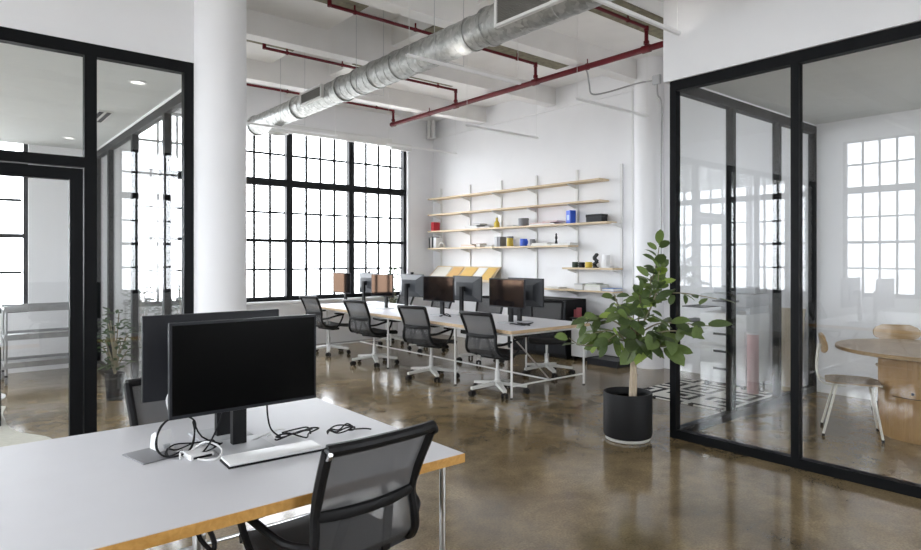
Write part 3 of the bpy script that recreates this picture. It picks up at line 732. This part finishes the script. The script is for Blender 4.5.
MB().box(-.19,.19,-.26,.26,0,.015).box(-.19,-.175,-.26,.26,.015,.09).box(.175,.19,-.26,.26,.015,.09).box(-.175,.175,-.26,-.245,.015,.09).box(-.175,.175,.245,.26,.015,.09).build('tray_body', DGREY, ft)
MB().box(-.174,.174,-.244,.244,.07,.082).build('lid', MBACK, ft)

# ================================================================== POTTED TREE
LEAF = None
def leaf_mesh(name, L, W, mtl, curl=.15, fold=.18):
    m = MB(); rows = []
    for i in range(6):
        t = i/5; wv = W/2*math.sin(PI*min(1, t*0.90+.06))**.62*(1.02-.1*t); y = L*t; z = -curl*L*t*t
        if i == 5: wv = .002
        rows.append([(-wv, y, z+fold*wv), (0, y, z), (wv, y, z+fold*wv)])
    for r in rows: m.v += r
    for i in range(5):
        for j in range(2):
            m.f.append((i*3+j, i*3+j+1, (i+1)*3+j+1, (i+1)*3+j)); m.fm.append(0)
    me = bpy.data.meshes.new(name); me.from_pydata(m.v, [], m.f); me.materials.append(mtl)
    me.polygons.foreach_set('use_smooth', [True]*len(me.polygons)); me.update(); return me
def leafmat(name, col):
    m = mat(name, col, .38, var=.18, scale=9); n = m.node_tree.nodes; l = m.node_tree.links
    b = n['Principled BSDF']; tl = n.new('ShaderNodeBsdfTranslucent'); tl.inputs[0].default_value = (col[0]*1.6, col[1]*1.7, col[2]*.9, 1)
    mx = n.new('ShaderNodeMixShader'); mx.inputs[0].default_value = .25
    l.new(b.outputs[0], mx.inputs[1]); l.new(tl.outputs[0], mx.inputs[2]); l.new(mx.outputs[0], n['Material Output'].inputs[0]); return m
LM = [leafmat('leaf_dark', (.078,.115,.045)), leafmat('leaf_mid', (.135,.19,.065)), leafmat('leaf_light', (.30,.40,.10))]
LME = [leaf_mesh('leaf', 1, .58, LM[0]), leaf_mesh('leaf', 1, .54, LM[1], .25), leaf_mesh('leaf', 1, .58, LM[2], .1), leaf_mesh('leaf', 1, .48, LM[0], .35), leaf_mesh('leaf', 1, .56, LM[1], .05)]
BARK = wood('bark', (.42,.33,.23), (.62,.52,.40), .8, 'Z', 6)
TWIG = mat('twig', (.25,.22,.14), .7, var=.2)
tree = thing('potted_tree', 'leafy rubber fig tree in a matte black cylinder pot by the glass corner', 'potted plant', (4.375, 3.108, 0), R(-39.6))
MB().lathe([(.17,0),(.18,.006),(.18,.022),(.175,.026)], 40).build('saucer', colm('pale_saucer', (.55,.54,.50)), tree)
MB().lathe([(.172,.027),(.192,.035),(.198,.06),(.198,.385),(.195,.392),(.186,.392),(.184,.385),(.184,.33)], 48).build('pot', mat('black_pot', (.011,.011,.012), .55, spec=.25, var=.05), tree)
MB().lathe([(0,.335),(.184,.335)], 32).build('soil', mat('soil', (.035,.025,.018), .95, var=.3, scale=40, bump=.6), tree)
MB().tube(smoothpts([(.03,0,.33),(.035,.0,.5),(.045,.01,.68),(.07,.02,.9)],5), [.020]*6+[.018]*5+[.015]*5, 10).build('trunk', BARK, tree)
MB().tube(smoothpts([(.055,-.02,.33),(.06,-.01,.52),(.055,.01,.7),(.03,.03,.92)],5), [.016]*6+[.014]*5+[.011]*5, 10).build('trunk', BARK, tree)
# branches in local frame: x = across (to the right), y = depth, z = height
BR = [([(.07,.02,.85),(.12,.05,1.05),(.18,.02,1.25),(.22,-.04,1.42),(.25,-.04,1.60)], 34, .125),
      ([(.07,.02,.85),(.14,-.10,1.05),(.20,-.12,1.22),(.23,-.1,1.40)], 26, .12),
      ([(.03,.03,.86),(-.08,.05,.96),(-.20,.02,1.0),(-.31,-.05,1.0),(-.36,-.08,.96)], 16, .13),
      ([(.03,.03,.88),(-.03,.08,1.04),(-.07,.1,1.14),(-.09,.1,1.20)], 14, .10),
      ([(.02,.03,.82),(-.12,-.06,.90),(-.25,-.10,.90),(-.33,-.12,.88)], 11, .14),
      ([(.06,.02,.78),(.16,-.15,.88),(.26,-.22,.92),(.36,-.26,.92)], 13, .19),
      ([(.07,.02,.85),(.22,-.08,.96),(.36,-.22,.98),(.52,-.42,.98)], 15, .14),
      ([(.13,.05,1.1),(.26,-.06,1.2),(.38,-.22,1.22),(.56,-.44,1.19)], 11, .12),
      ([(.06,.02,.76),(.10,-.2,.86),(.12,-.30,.88)], 10, .20),
      ([(.05,.02,.8),(.1,.2,.95),(.14,.3,1.1)], 14, .14),
      ([(.0,.03,.80),(-.12,-.14,.88),(-.22,-.20,.84)], 9, .15),
      ([(.03,.0,.80),(-.12,-.06,.83),(-.26,-.12,.80),(-.42,-.16,.80),(-.52,-.18,.86)], 6, .13),
      ([(.05,.02,.72),(.16,-.12,.78),(.26,-.22,.80)], 9, .21), ([(.05,.0,.72),(.04,-.16,.82),(.0,-.26,.86)], 9, .18),
      ([(.10,.03,1.0),(.08,-.10,1.12),(.05,-.16,1.20)], 14, .13), ([(.13,.05,1.1),(.16,-.1,1.2),(.14,-.16,1.34)], 15, .12), ([(.05,.05,.90),(.0,-.1,1.0),(-.08,-.16,1.05)], 13, .14)]
rnd = random.Random(11)
nleaf = 0
for pts, nl, ls in BR:
    sp = smoothpts(pts, 5)
    MB().tube(sp, [.009-.006*i/(len(sp)-1) for i in range(len(sp))], 6).build('branch', TWIG, tree)
    for k in range(nl):
        u = .22+.78*(k+.5)/nl if k < nl-1 else 1.0
        i = min(len(sp)-2, int(u*(len(sp)-1))); p = sp[i].lerp(sp[i+1], u*(len(sp)-1)-i)
        d = (sp[i+1]-sp[i]).normalized()
        a = k*2.4+rnd.uniform(-.5,.5)
        side = Vector((math.cos(a), math.sin(a), rnd.uniform(-1.1,.5)))
        dr_ = (side*(.9 if u < .95 else .3)+d*.6).normalized()
        L = ls*rnd.uniform(.7,1.25)
        if rnd.random() < .12: continue
        yv = dr_; zv = Vector((rnd.uniform(-.7,.7), rnd.uniform(-1.6,.1), 1)); zv = (zv-yv*zv.dot(yv)).normalized(); xv = yv.cross(zv)
        q = Matrix((xv,yv,zv)).transposed().to_4x4()
        m = rnd.choices(LME, [5,4,.9,3,3])[0]
        p2 = p+dr_*.025
        ok = True
        for e in (p2, p2+dr_*L):      # keep leaves out of the glass
            wx = 4.36+.7705*e.x+.6374*e.y; wy = 3.12-.6374*e.x+.7705*e.y
            if wx > 4.60 and wy < 3.0: ok = False
        if not ok: continue
        o = link('leaf', m, tree)
        o.matrix_local = Matrix.Translation(p2) @ q @ Matrix.Diagonal((L,L,L,1))
        nleaf += 1

# ================================================================== RUG, COPIER CORNER
def rug_mat():
    m = bpy.data.materials.new('maze_rug'); m.use_nodes = True
    n = m.node_tree.nodes; l = m.node_tree.links; b = n['Principled BSDF']; b.inputs['Roughness'].default_value = .95
    t = n.new('ShaderNodeTexCoord'); mp = n.new('ShaderNodeMapping'); mp.inputs['Scale'].default_value = (2.3,2.3,1); mp.inputs['Location'].default_value = (.12,.2,0)
    l.new(t.outputs['Object'], mp.inputs[0])
    def M(op, a, bb=None):
        x = n.new('ShaderNodeMath'); x.operation = op
        for i, v in enumerate((a, bb)):
            if v is None: continue
            if hasattr(v, 'links') or not isinstance(v, (int,float)): l.new(v, x.inputs[i])
            else: x.inputs[i].default_value = v
        return x.outputs[0]
    sp = n.new('ShaderNodeSeparateXYZ'); l.new(mp.outputs[0], sp.inputs[0])
    fx = M('SUBTRACT', M('FRACT', sp.outputs[0]), .5); fy = M('SUBTRACT', M('FRACT', sp.outputs[1]), .5)
    ix = M('FLOOR', sp.outputs[0]); iy = M('FLOOR', sp.outputs[1])
    cv = n.new('ShaderNodeCombineXYZ'); l.new(ix, cv.inputs[0]); l.new(iy, cv.inputs[1])
    wn_ = n.new('ShaderNodeTexWhiteNoise'); l.new(cv.outputs[0], wn_.inputs[0]); rv = wn_.outputs['Value']
    ax = M('ABSOLUTE', fx); ay = M('ABSOLUTE', fy); c = M('MAXIMUM', ax, ay)
    ring = M('MULTIPLY', M('GREATER_THAN', c, .27), M('LESS_THAN', c, .41)); core = M('LESS_THAN', c, .13)
    cut = M('GREATER_THAN', M('MULTIPLY', M('SUBTRACT', rv, .5), fx), .02)
    cut2 = M('GREATER_THAN', fy, M('SUBTRACT', M('MULTIPLY', rv, .9), .15))
    k = M('MINIMUM', M('ADD', M('MULTIPLY', ring, M('SUBTRACT', 1, M('MULTIPLY', cut, cut2))), core), 1)
    mx = n.new('ShaderNodeMix'); mx.data_type = 'RGBA'; mx.inputs[6].default_value = (.70,.69,.65,1); mx.inputs[7].default_value = (.012,.012,.013,1)
    l.new(k, mx.inputs[0]); l.new(mx.outputs[2], b.inputs['Base Color']); return m
one('floor_rug', MB().rbox(-.60,.60,-.60,.60,0,.012,.004), rug_mat(), 'black and white maze patterned rug on the floor behind the glass corner', 'rug', (6.46, 3.56, 0))
pr = thing('copier', 'white office copier with paper trays seen through the glass', 'copier', (7.20, 3.62, 0), 0)
MB().rbox(-.28,.30,-.28,.28,.06,.86,.012).build('body', WPLAS, pr)
for k in range(3):
    d = MB().rbox(-.296,-.281,-.265,.265,.09+.2*k,.27+.2*k,.004).build('paper_drawer', WPLAS, pr); MB().box(-.303,-.297,-.10,.10,.21+.2*k,.235+.2*k).build('handle', DGREY, d)
MB().rbox(-.28,.30,-.28,.28,.94,1.08,.015).build('scanner_unit', LGREY, pr)
MB().rbox(-.02,.28,-.26,.26,1.081,1.16,.02).build('document_feeder', LGREY, pr)
MB().box(.2,.29,-.27,.27,.86,.94).box(-.2,.2,-.28,-.24,.86,.94).build('neck', LGREY, pr)
MB().rbox(-.42,-.285,-.20,.05,1.0,1.02,.005).build('control_panel', DGREY, pr)
MB().rbox(-.2,.2,.281,.56,.90,.915,.004).build('output_tray', DGREY, pr); MB().rbox(-.2,.2,.281,.62,.72,.74,.004).build('output_tray', DGREY, pr)
for x in (-.22,.22):
    for y in (-.22,.22): MB().lathe([(.03,0),(.03,.06)], 12, (x,y,0)).build('foot', BPLAS, pr)
pk = thing('poster_tube', 'pink cardboard tube standing beside the copier', 'tube', (6.86, 3.24, 0), 0)
MB().lathe([(.06,0),(.06,.66)], 24).build('tube_body', colm('pink_tube', (.66,.42,.42)), pk); MB().lathe([(.063,.66),(.063,.68)], 24).build('end_cap', WPLAS, pk)
bd = MB().add([(7.33,2.96,0),(7.36,2.96,0),(7.36,3.22,0),(7.33,3.22,0),(7.515,2.96,.92),(7.545,2.96,.92),(7.545,3.22,.92),(7.515,3.22,.92)], [(0,3,2,1),(4,5,6,7),(0,1,5,4),(1,2,6,5),(2,3,7,6),(3,0,4,7)])
one('leaning_board', bd, wood('raw_board', (.42,.32,.17), (.54,.43,.25), .6, 'Z'), 'plain tan wooden board leaning on the wall beside the copier', 'board')

# ================================================================== MEETING ROOM
tb_ = thing('round_table', 'round oak table on a drum pedestal in the glass meeting room', 'table', (6.35, 1.55, 0), 0)
MB().lathe([(0,.705),(.63,.705),(.65,.712),(.65,.735),(.645,.74),(0,.74)], 72).build('table_top', OAKTOP, tb_)
pd_ = MB().lathe([(.32,0),(.32,.02),(.33,.022),(.33,.703),(0,.703)], 64).build('pedestal', OAK, tb_)
hz = MB(); hz.prism([(-.332*math.cos(a), -.332*math.sin(a)) for a in [R(-28+4*k) for k in range(15)]]+[(-.326*math.cos(a), -.326*math.sin(a)) for a in [R(28-4*k) for k in range(15)]], 'Z', .355, .360)
hz.build('hatch_seam', DGREY, pd_)
MB().tube([(-.328*math.cos(.0), -.0, .40), (-.338, 0, .40)], .012, 10).build('hatch_knob', BPLAS, pd_)
def wood_chair(label, loc, face, first=None):
    if first: return copy_thing(first, loc, R(face-90), label)
    t = thing('dining_chair', label, 'chair', loc, R(face-90), 'plywood meeting chairs')
    rows = []
    for i in range(7):
        v = -.2+.4*i/6; row = []
        h = .205*(1-abs(v/.23)**4)**.5 if abs(v) < .22 else .08
        for j in range(9):
            u = -1+2*j/8; row.append((u*h*1.0, v, .445+.012*u*u-.02*max(0,(v-.1)/.1)**2*.5))
        rows.append(row)
    MB().sheet(rows, .014).build('seat', PLYSEAT, t)
    rows = []
    for i in range(7):
        v = -.075+.15*i/6; h = .20*(1-abs(v/.088)**2.6)**.5; row = []
        for j in range(9):
            u = -1+2*j/8; x = u*h; row.append((x, -.235+.9*x*x*1.2-.15*v, .765+v))
        rows.append(row)
    MB().sheet(rows, .013).build('backrest', OAKTOP, t)
    for s in (-1,1):
        l = MB().tube([(s*.15,.13,.43),(s*.20,.20,.02)], .0095, 8).build('leg', CREAMM, t); MB().tube([(s*.20,.20,0),(s*.1985,.1985,.025)], .012, 8).build('foot_cap', BPLAS, l)
        l = MB().tube([(s*.14,-.12,.43),(s*.20,-.22,.02)], .0095, 8).build('leg', CREAMM, t); MB().tube([(s*.20,-.22,0),(s*.1985,-.2185,.025)], .012, 8).build('foot_cap', BPLAS, l)
        MB().tube(smoothpts([(s*.13,-.05,.425),(s*.12,-.20,.43),(s*.11,-.262,.50),(s*.09,-.255,.70),(s*.08,-.228,.765)],4), .0085, 8).build('back_support', CREAMM, t)
    MB().tube([(-.15,.13,.428),(.15,.13,.428)], .009, 8).tube([(-.14,-.12,.428),(.14,-.12,.428)], .009, 8).tube([(0,-.12,.428),(0,.13,.428)], .009, 8).build('seat_frame', CREAMM, t)
    return t
wc = wood_chair('plywood chair with pale steel legs at the left of the round table', (5.97, 1.97, 0), -68)
wood_chair('plywood chair tucked behind the round table by the wall', (7.06, 1.90, 0), 209, wc)
wood_chair('plywood chair at the right front of the round table cut by the photo edge', (5.78, 1.14, 0), 38, wc)
# ceiling details of the meeting room
sdm = thing('ceiling_speaker', 'small dome sensor on the meeting room ceiling', 'sensor', (5.30, 1.22, 3.0), 0)
MB().lathe([(.09,0),(.09,-.02),(.07,-.03)], 28).build('ring', WPLAS, sdm); MB().lathe([(.065,-.03),(.055,-.055),(.03,-.075),(0,-.08)], 24).build('dome', LGREY, sdm)
lv = thing('linear_diffuser', 'slim black slot diffuser in the meeting room ceiling', 'air vent', (4.95, .9, 3.0), 0)
MB().box(-.05,.05,-.85,.85,-.012,0).build('frame', WMETAL, lv); MB().box(-.03,-.008,-.83,.83,-.015,-.0125).build('slot', BPLAS, lv); MB().box(.008,.03,-.83,.83,-.015,-.0125).build('slot', BPLAS, lv)

# ================================================================== LEFT ROOM
for (x, y, lab) in ((1.27, 5.85, 'round ceiling downlight near the front pane of the left room'), (1.2, 9.1, 'small round ceiling downlight deep in the left room')):
    d = thing('downlight', lab, 'ceiling light', (x, y, 3.0), 0, 'left room downlights')
    MB().lathe([(.07,0),(.07,-.008),(.055,-.010),(.05,0)], 28).build('trim_ring', WMETAL, d)
    MB().lathe([(0,-.003),(.05,-.003),(.05,-.001),(0,-.001)], 24).build('lens', mat('lamp_lens', (.85,.85,.85), .5, emit=((1,.97,.92), .8)), d)
lv2 = thing('linear_diffuser', 'slim slot diffuser in the left room ceiling', 'air vent', (1.27, 7.5, 3.0), 0)
MB().box(-.07,.07,-.3,.3,-.012,0).build('frame', WMETAL, lv2)
for x in (-.035,.035): MB().box(x-.02,x+.02,-.28,.28,-.016,-.0125).build('slot', BPLAS, lv2)
STEEL = mat('cart_steel', (.40,.40,.40), .35, 0.8, var=.1)
ct = thing('steel_cart', 'grey steel shelf trolley under the left room window', 'trolley', (.98, 9.28, 0), 0)
for x in (-.42,.42):
    for y in (-.24,.24):
        MB().tube([(x,y,.12),(x,y,.93)], .016, 8).build('post', STEEL, ct)
        cs = MB().box(x-.015,x+.015,y-.015,y+.015,.09,.12).build('caster', BPLAS, ct); MB().tube([(x-.014,y,.05),(x+.014,y,.05)], .05, 14).build('wheel', MGREY, cs)
for z in (.22,.55,.88):
    s_ = MB().box(-.44,.44,-.26,.26,z,z+.012).build('shelf', STEEL, ct)
    MB().box(-.44,.44,-.265,-.255,z-.02,z+.045).box(-.44,.44,.255,.265,z-.02,z+.045).build('rim', STEEL, s_)
sl = thing('pedestal_table', 'white round pedestal base table in the left room', 'table', (.12, 8.38, 0), 0)
MB().lathe([(.40,0),(.40,.008),(.05,.025),(.03,.05),(.03,.70)], 40).build('base', WMETAL, sl); MB().lathe([(0,.70),(.28,.70),(.28,.725),(0,.725)], 48).build('table_top', LAM, sl)
crg = MB(); pts = [(p.x, p.y) for p in smoothpts([(.48,7.75,0),(.43,7.3,0),(.47,6.62,0),(.68,6.14,0),(.6,5.8,0),(.2,5.6,0),(-.6,5.55,0),(-1.4,5.8,0),(-1.6,6.6,0),(-1.5,7.5,0),(-.8,7.85,0),(.1,7.88,0),(.48,7.75,0)], 5)][:-1]
crg.prism(pts, 'Z', 0, .012)
one('cream_rug', crg, mat('cream_wool', (.66,.64,.56), .95, var=.08, scale=30, bump=.4, bscale=200), 'cream organic shaped rug on the floor of the left room', 'rug', (0, 0, 0))
bc_ = thing('black_cabinet', 'black cabinet with a white top at the left edge of the photo', 'cabinet', (.11, 7.1, .012), 0)
MB().box(-.28,.28,-.25,.25,.0,.70).build('body', BPLAS, bc_); MB().rbox(-.29,.29,-.26,.26,.701,.725,.004).build('top', LAM, bc_)
MB().box(-.27,-.005,-.262,-.251,.03,.68).build('door', DGREY, bc_); MB().box(.005,.27,-.262,-.251,.03,.68).build('door', DGREY, bc_)
# plants behind the left room's side glass and by the window
BUSHM = mat('bush_leaf', (.055,.095,.035), .75, spec=.15, var=.3, scale=12)
def bushy(name, label, loc, rx, rz, z0, n, ls, potr=.14, poth=.3, seed=1, potm=WPLAS):
    r2 = random.Random(seed); t = thing(name, label, 'potted plant', loc, 0)
    MB().lathe([(potr*.8,0),(potr,poth),(potr*.9,poth),(potr*.88,poth-.03),(0,poth-.03)], 28).build('pot', potm, t)
    fo = MB(); st = MB()
    for k in range(n):
        a = r2.uniform(0, 2*PI); rr = rx*math.sqrt(r2.random()); zz = z0+rz*r2.random()
        p = Vector((rr*math.cos(a), rr*math.sin(a), zz))
        if k % 6 == 0: st.tube([(0,0,poth-.03), (p.x*.4, p.y*.4, (poth+zz)/2), tuple(p)], .006, 5)
        d = Vector((math.cos(a), math.sin(a), r2.uniform(-.4,.7))).normalized(); sdv = d.cross(Vector((0,0,1))).normalized(); L = ls*r2.uniform(.7,1.2)
        up = sdv.cross(d)
        q = [p, p+d*L*.35+sdv*L*.22+up*.01, p+d*L*.75+sdv*L*.17, p+d*L, p+d*L*.75-sdv*L*.17, p+d*L*.35-sdv*L*.22+up*.01]
        fo.add(q, [(0,1,2),(0,2,3),(0,3,4),(0,4,5)])
    f = fo.build('foliage', BUSHM, t, angle=0); f['kind'] = 'stuff'
    st.build('stem', TWIG, t)
bushy('potted_bush', 'bushy potted plant by the window just right of the left room glass', (2.05, 9.2, 0), .17, .75, .35, 220, .12, seed=3)
bushy('potted_bush', 'tall potted plant by the window seen through the left room glass beside the monitor', (2.64, 9.40, 0), .13, 1.0, .45, 150, .14, seed=4)
bushy('potted_bush', 'slim potted plant inside the left room standing by its side glass', (1.40, 7.45, 0), .12, .62, .32, 130, .10, potr=.10, poth=.28, seed=5, potm=BPLAS)
bushy('window_plant', 'small green plant standing by the window behind the far monitors', (6.35, 9.66, 0), .14, .70, .62, 90, .12, potr=.13, poth=.55, seed=6)

# ================================================================== CEILING SERVICES
# spiral duct along Y
DX, DZ, DR = 3.75, 3.56, .15
du = thing('spiral_duct', 'large round galvanised air duct hanging under the white ceiling', 'air duct', (DX, 0, DZ), 0)
MB().tube([(0,-3.6,0),(0,4.1,0)], DR*1.12, 28).build('duct_section', GALV, du)
MB().tube([(0,4.1,0),(0,6.35,0)], DR, 28).build('duct_section', GALV, du)
MB().tube([(0,6.35,0),(0,9.5,0)], DR*.94, 28).build('duct_section', GALV, du)
for y in (-2.0, -.5, 1.6, 4.1, 4.35, 5.55, 6.0, 6.35, 6.75, 8.0, 9.5):
    r = DR*1.17 if y <= 4.1 else DR*1.06
    MB().tube([(0,y-.018,0),(0,y+.018,0)], r, 28).build('flange', GALV, du)
# spiral seams
seam = MB()
for (a, b, r) in ((4.12, 6.3, DR), (6.4, 9.45, DR*.94), (-.4, 4.05, DR*1.12)):
    nt = int((b-a)/.14); pts = [((r+.001)*math.cos(k*2*PI/20), a+(b-a)*k/(nt*20), (r+.001)*math.sin(k*2*PI/20)) for k in range(nt*20+1)]
    seam.tube(pts, .003, 4)
seam.build('spiral_seam', GALV, du)
GRILL = mat('grille_dark', (.22,.21,.19), .6, var=.1)
def grille(y0, y1, r, zh):
    # side grille facing -X
    x = -(r+.012); z0, z1 = -zh, zh
    f = MB(); f.box(x-.02,x+.02,y0,y0+.03,z0,z1).box(x-.02,x+.02,y1-.03,y1,z0,z1).box(x-.02,x+.02,y0+.03,y1-.03,z0,z0+.025).box(x-.02,x+.02,y0+.03,y1-.03,z1-.025,z1)
    g = f.build('grille_frame', WMETAL, du)
    s_ = MB(); s_.box(x-.004,x+.006,y0+.03,y1-.03,z0+.025,z1-.025)
    k = z0+.035
    while k < z1-.03: s_.box(x-.014,x-.004,y0+.03,y1-.03,k,k+.004); k += .014
    s_.build('louvre', GRILL, g)
grille(7.0, 7.6, DR, .085); grille(3.0, 3.85, DR*1.12, .13)
MB().lathe([(.06,-.06),(.06,-.14),(.15,-.24),(.15,-.25),(.05,-.15)], 24, (.0,8.7,0)).build('cone_diffuser', WMETAL, du)
for y in (1.2, 4.7, 6.15, 8.2):
    q = DR+.03
    MB().tube([(-q,y,.98),(-q,y,-DR*1.2),(q,y,-DR*1.2),(q,y,.98)], .0028, 6).build('hanger_rod', LGREY, du)
# red sprinkler pipes
sp_ = thing('sprinkler_pipe', 'dark red sprinkler main with branch pipes below the ceiling joists', 'pipe', (6.2, 0, 0), 0)
MB().tube([(0,1.0,3.895),(0,9.38,3.895)], .036, 14).build('main_pipe', REDP, sp_)
for y in (2.41, 4.15, 5.89, 7.61, 9.38):
    e = -3.1
    b_ = MB().tube([(0,y,4.14),(e,y,4.14)], .019, 10).tube([(0,y,3.895),(0,y,4.14)], .022, 10).tube([(0,y,3.95),(0,y,3.985)],.032,12).tube([(0,y,4.10),(0,y,4.155)],.028,12).tube([(e,y,4.125),(e,y,4.22)],.024,10).build('branch_pipe', REDP, sp_)
    for x in (-.35, -2.0, -2.8):
        MB().tube([(x,y,4.12),(x,y,4.215)], .010, 8).tube([(x-.012,y,4.14),(x+.012,y,4.14)], .026, 10).build('pipe_hanger', REDP, b_)
    MB().tube([(0,y-.05,3.895),(0,y+.05,3.895)], .045, 14).build('fitting', REDP, sp_)
for y in (5.0, 8.3, 3.3): MB().tube([(0,y,3.90),(0,y,3.99)], .007, 6).tube([(0,y-.012,3.895),(0,y+.012,3.895)], .043, 14).build('pipe_clamp', REDP, sp_)
# linear pendants
PWHITE = mat('pendant_white', (.93,.93,.93), .5)
pn = thing('linear_pendant', 'slim white linear pendant', 'pendant light', (3.87, 4.57, 3.30), 0, 'linear pendant lights')
MB().box(-.71,.71,-.014,.014,-.010,.0).box(-.71,.71,-.014,-.0125,0,.014).box(-.71,.71,.0125,.014,0,.014).build('housing', PWHITE, pn)
PFILL = mat('pendant_fill_glow', (.85,.85,.85), .5, emit=((1.0,.96,.92), 6.0))  # fill emission, not the pendant's own light
MB().box(-.70,.70,-.011,.011,-.0125,-.0105).build('diffuser', PWHITE, pn)
MB().box(-.66,.66,-.011,.011,.0005,.003).build('added_fill_glow', PFILL, pn)  # added glow that brightens the ceiling; the pendants are otherwise unlit
for s in (-.68,.68):
    MB().tube([(s,0,.02),(s,0,.92)], .0022, 5).build('suspension_cable', WMETAL, pn)
pn['label'] = 'slim white linear pendant crossing under the middle of the duct'
for x, y, lab in ((6.19, 4.59, 'slim white linear pendant in front of the shelf wall near the round wall column'), (6.15, 6.47, 'slim white linear pendant above the middle of the shelves'),
               (3.75, 8.23, 'slim white linear pendant below the far end of the duct by the windows'), (6.10, 8.33, 'slim white linear pendant near the corner of windows and shelf wall'),
               (1.60, 2.74, 'unseen linear pendant added for fill light above the foreground desk'), (1.60, 0.90, 'unseen linear pendant added for fill light above the near end of the office'),  # out of view, added to spread fill light
               (-0.70, 2.74, 'unseen linear pendant added for fill light above the left side of the foreground'), (-0.70, 0.90, 'unseen linear pendant added for fill light nearest the left windows'), (3.50, 0.90, 'unseen linear pendant added for fill light beside the meeting room front'), (2.4, -1.1, 'unseen linear pendant added for fill light at the rear of the office'),  # also out of view and added for fill light
               (3.84, 2.74, 'slim white linear pendant ending in front of the white wall over the meeting room')):
    copy_thing(pn, (x, y, 3.30), 0, lab)
# conduit on the shelf wall, pipes in the corner
GREYC = mat('conduit_grey', (.36,.36,.36), .45, .4, var=.05)
cd = thing('wall_conduit', 'thin grey conduit bending along the shelf wall beside the wall column', 'conduit', (7.26, 0, 0), 0)
MB().tube(smoothpts([(-1.02,5.10,3.90),(-.86,5.17,3.91),(-.5,5.42,3.86),(-.36,5.49,3.77),(-.2,5.38,3.79),(.02,5.05,3.88),(.015,4.85,3.87),(.0,4.76,3.86)],5), .011, 8).build('flexible_conduit', GREYC, cd)
MB().tube(smoothpts([(.01,4.70,3.80),(.02,4.70,3.66),(.10,4.69,3.50),(.10,4.70,2.6),(.10,4.70,.9)],4), .011, 8).build('drop_conduit', GREYC, cd)
MB().rbox(-.02,.03,4.65,4.76,3.80,3.92,.006).build('junction_box', LGREY, cd)
pp = thing('corner_pipes', 'pair of short white pipes in the upper corner by the windows', 'pipe', (7.42, 9.80, 0), 0)
MB().tube([(0,0,3.88),(0,0,4.215)], .04, 14).build('pipe', WMETAL, pp); MB().tube([(-.02,.11,3.88),(-.02,.11,4.215)], .04, 14).build('pipe', WMETAL, pp); MB().rbox(-.07,.07,-.05,.16,3.85,3.88,.005).build('collar', WMETAL, pp)
vp = MB().tube([(0,0,0),(0,0,3.9)], .014, 8)
one('wall_pipe', vp, WMETAL, 'thin white vertical pipe on the shelf wall right of the shelving', 'pipe', (7.52, 5.26, 0))
sh_ = thing('roller_shade', 'white roller shade housing along the top of the windows', 'shade', (0, 0, 0), 0)
MB().rbox(4.35, 6.5, YB-.11, YB-.002, 3.60, 3.74, .01).build('housing', WMETAL, sh_)
MB().box(6.5, 6.96, YB-.09, YB-.002, 3.56, 3.68).build('end_section', WMETAL, sh_)
print('leaves', nleaf, 'objects', len(S.objects))
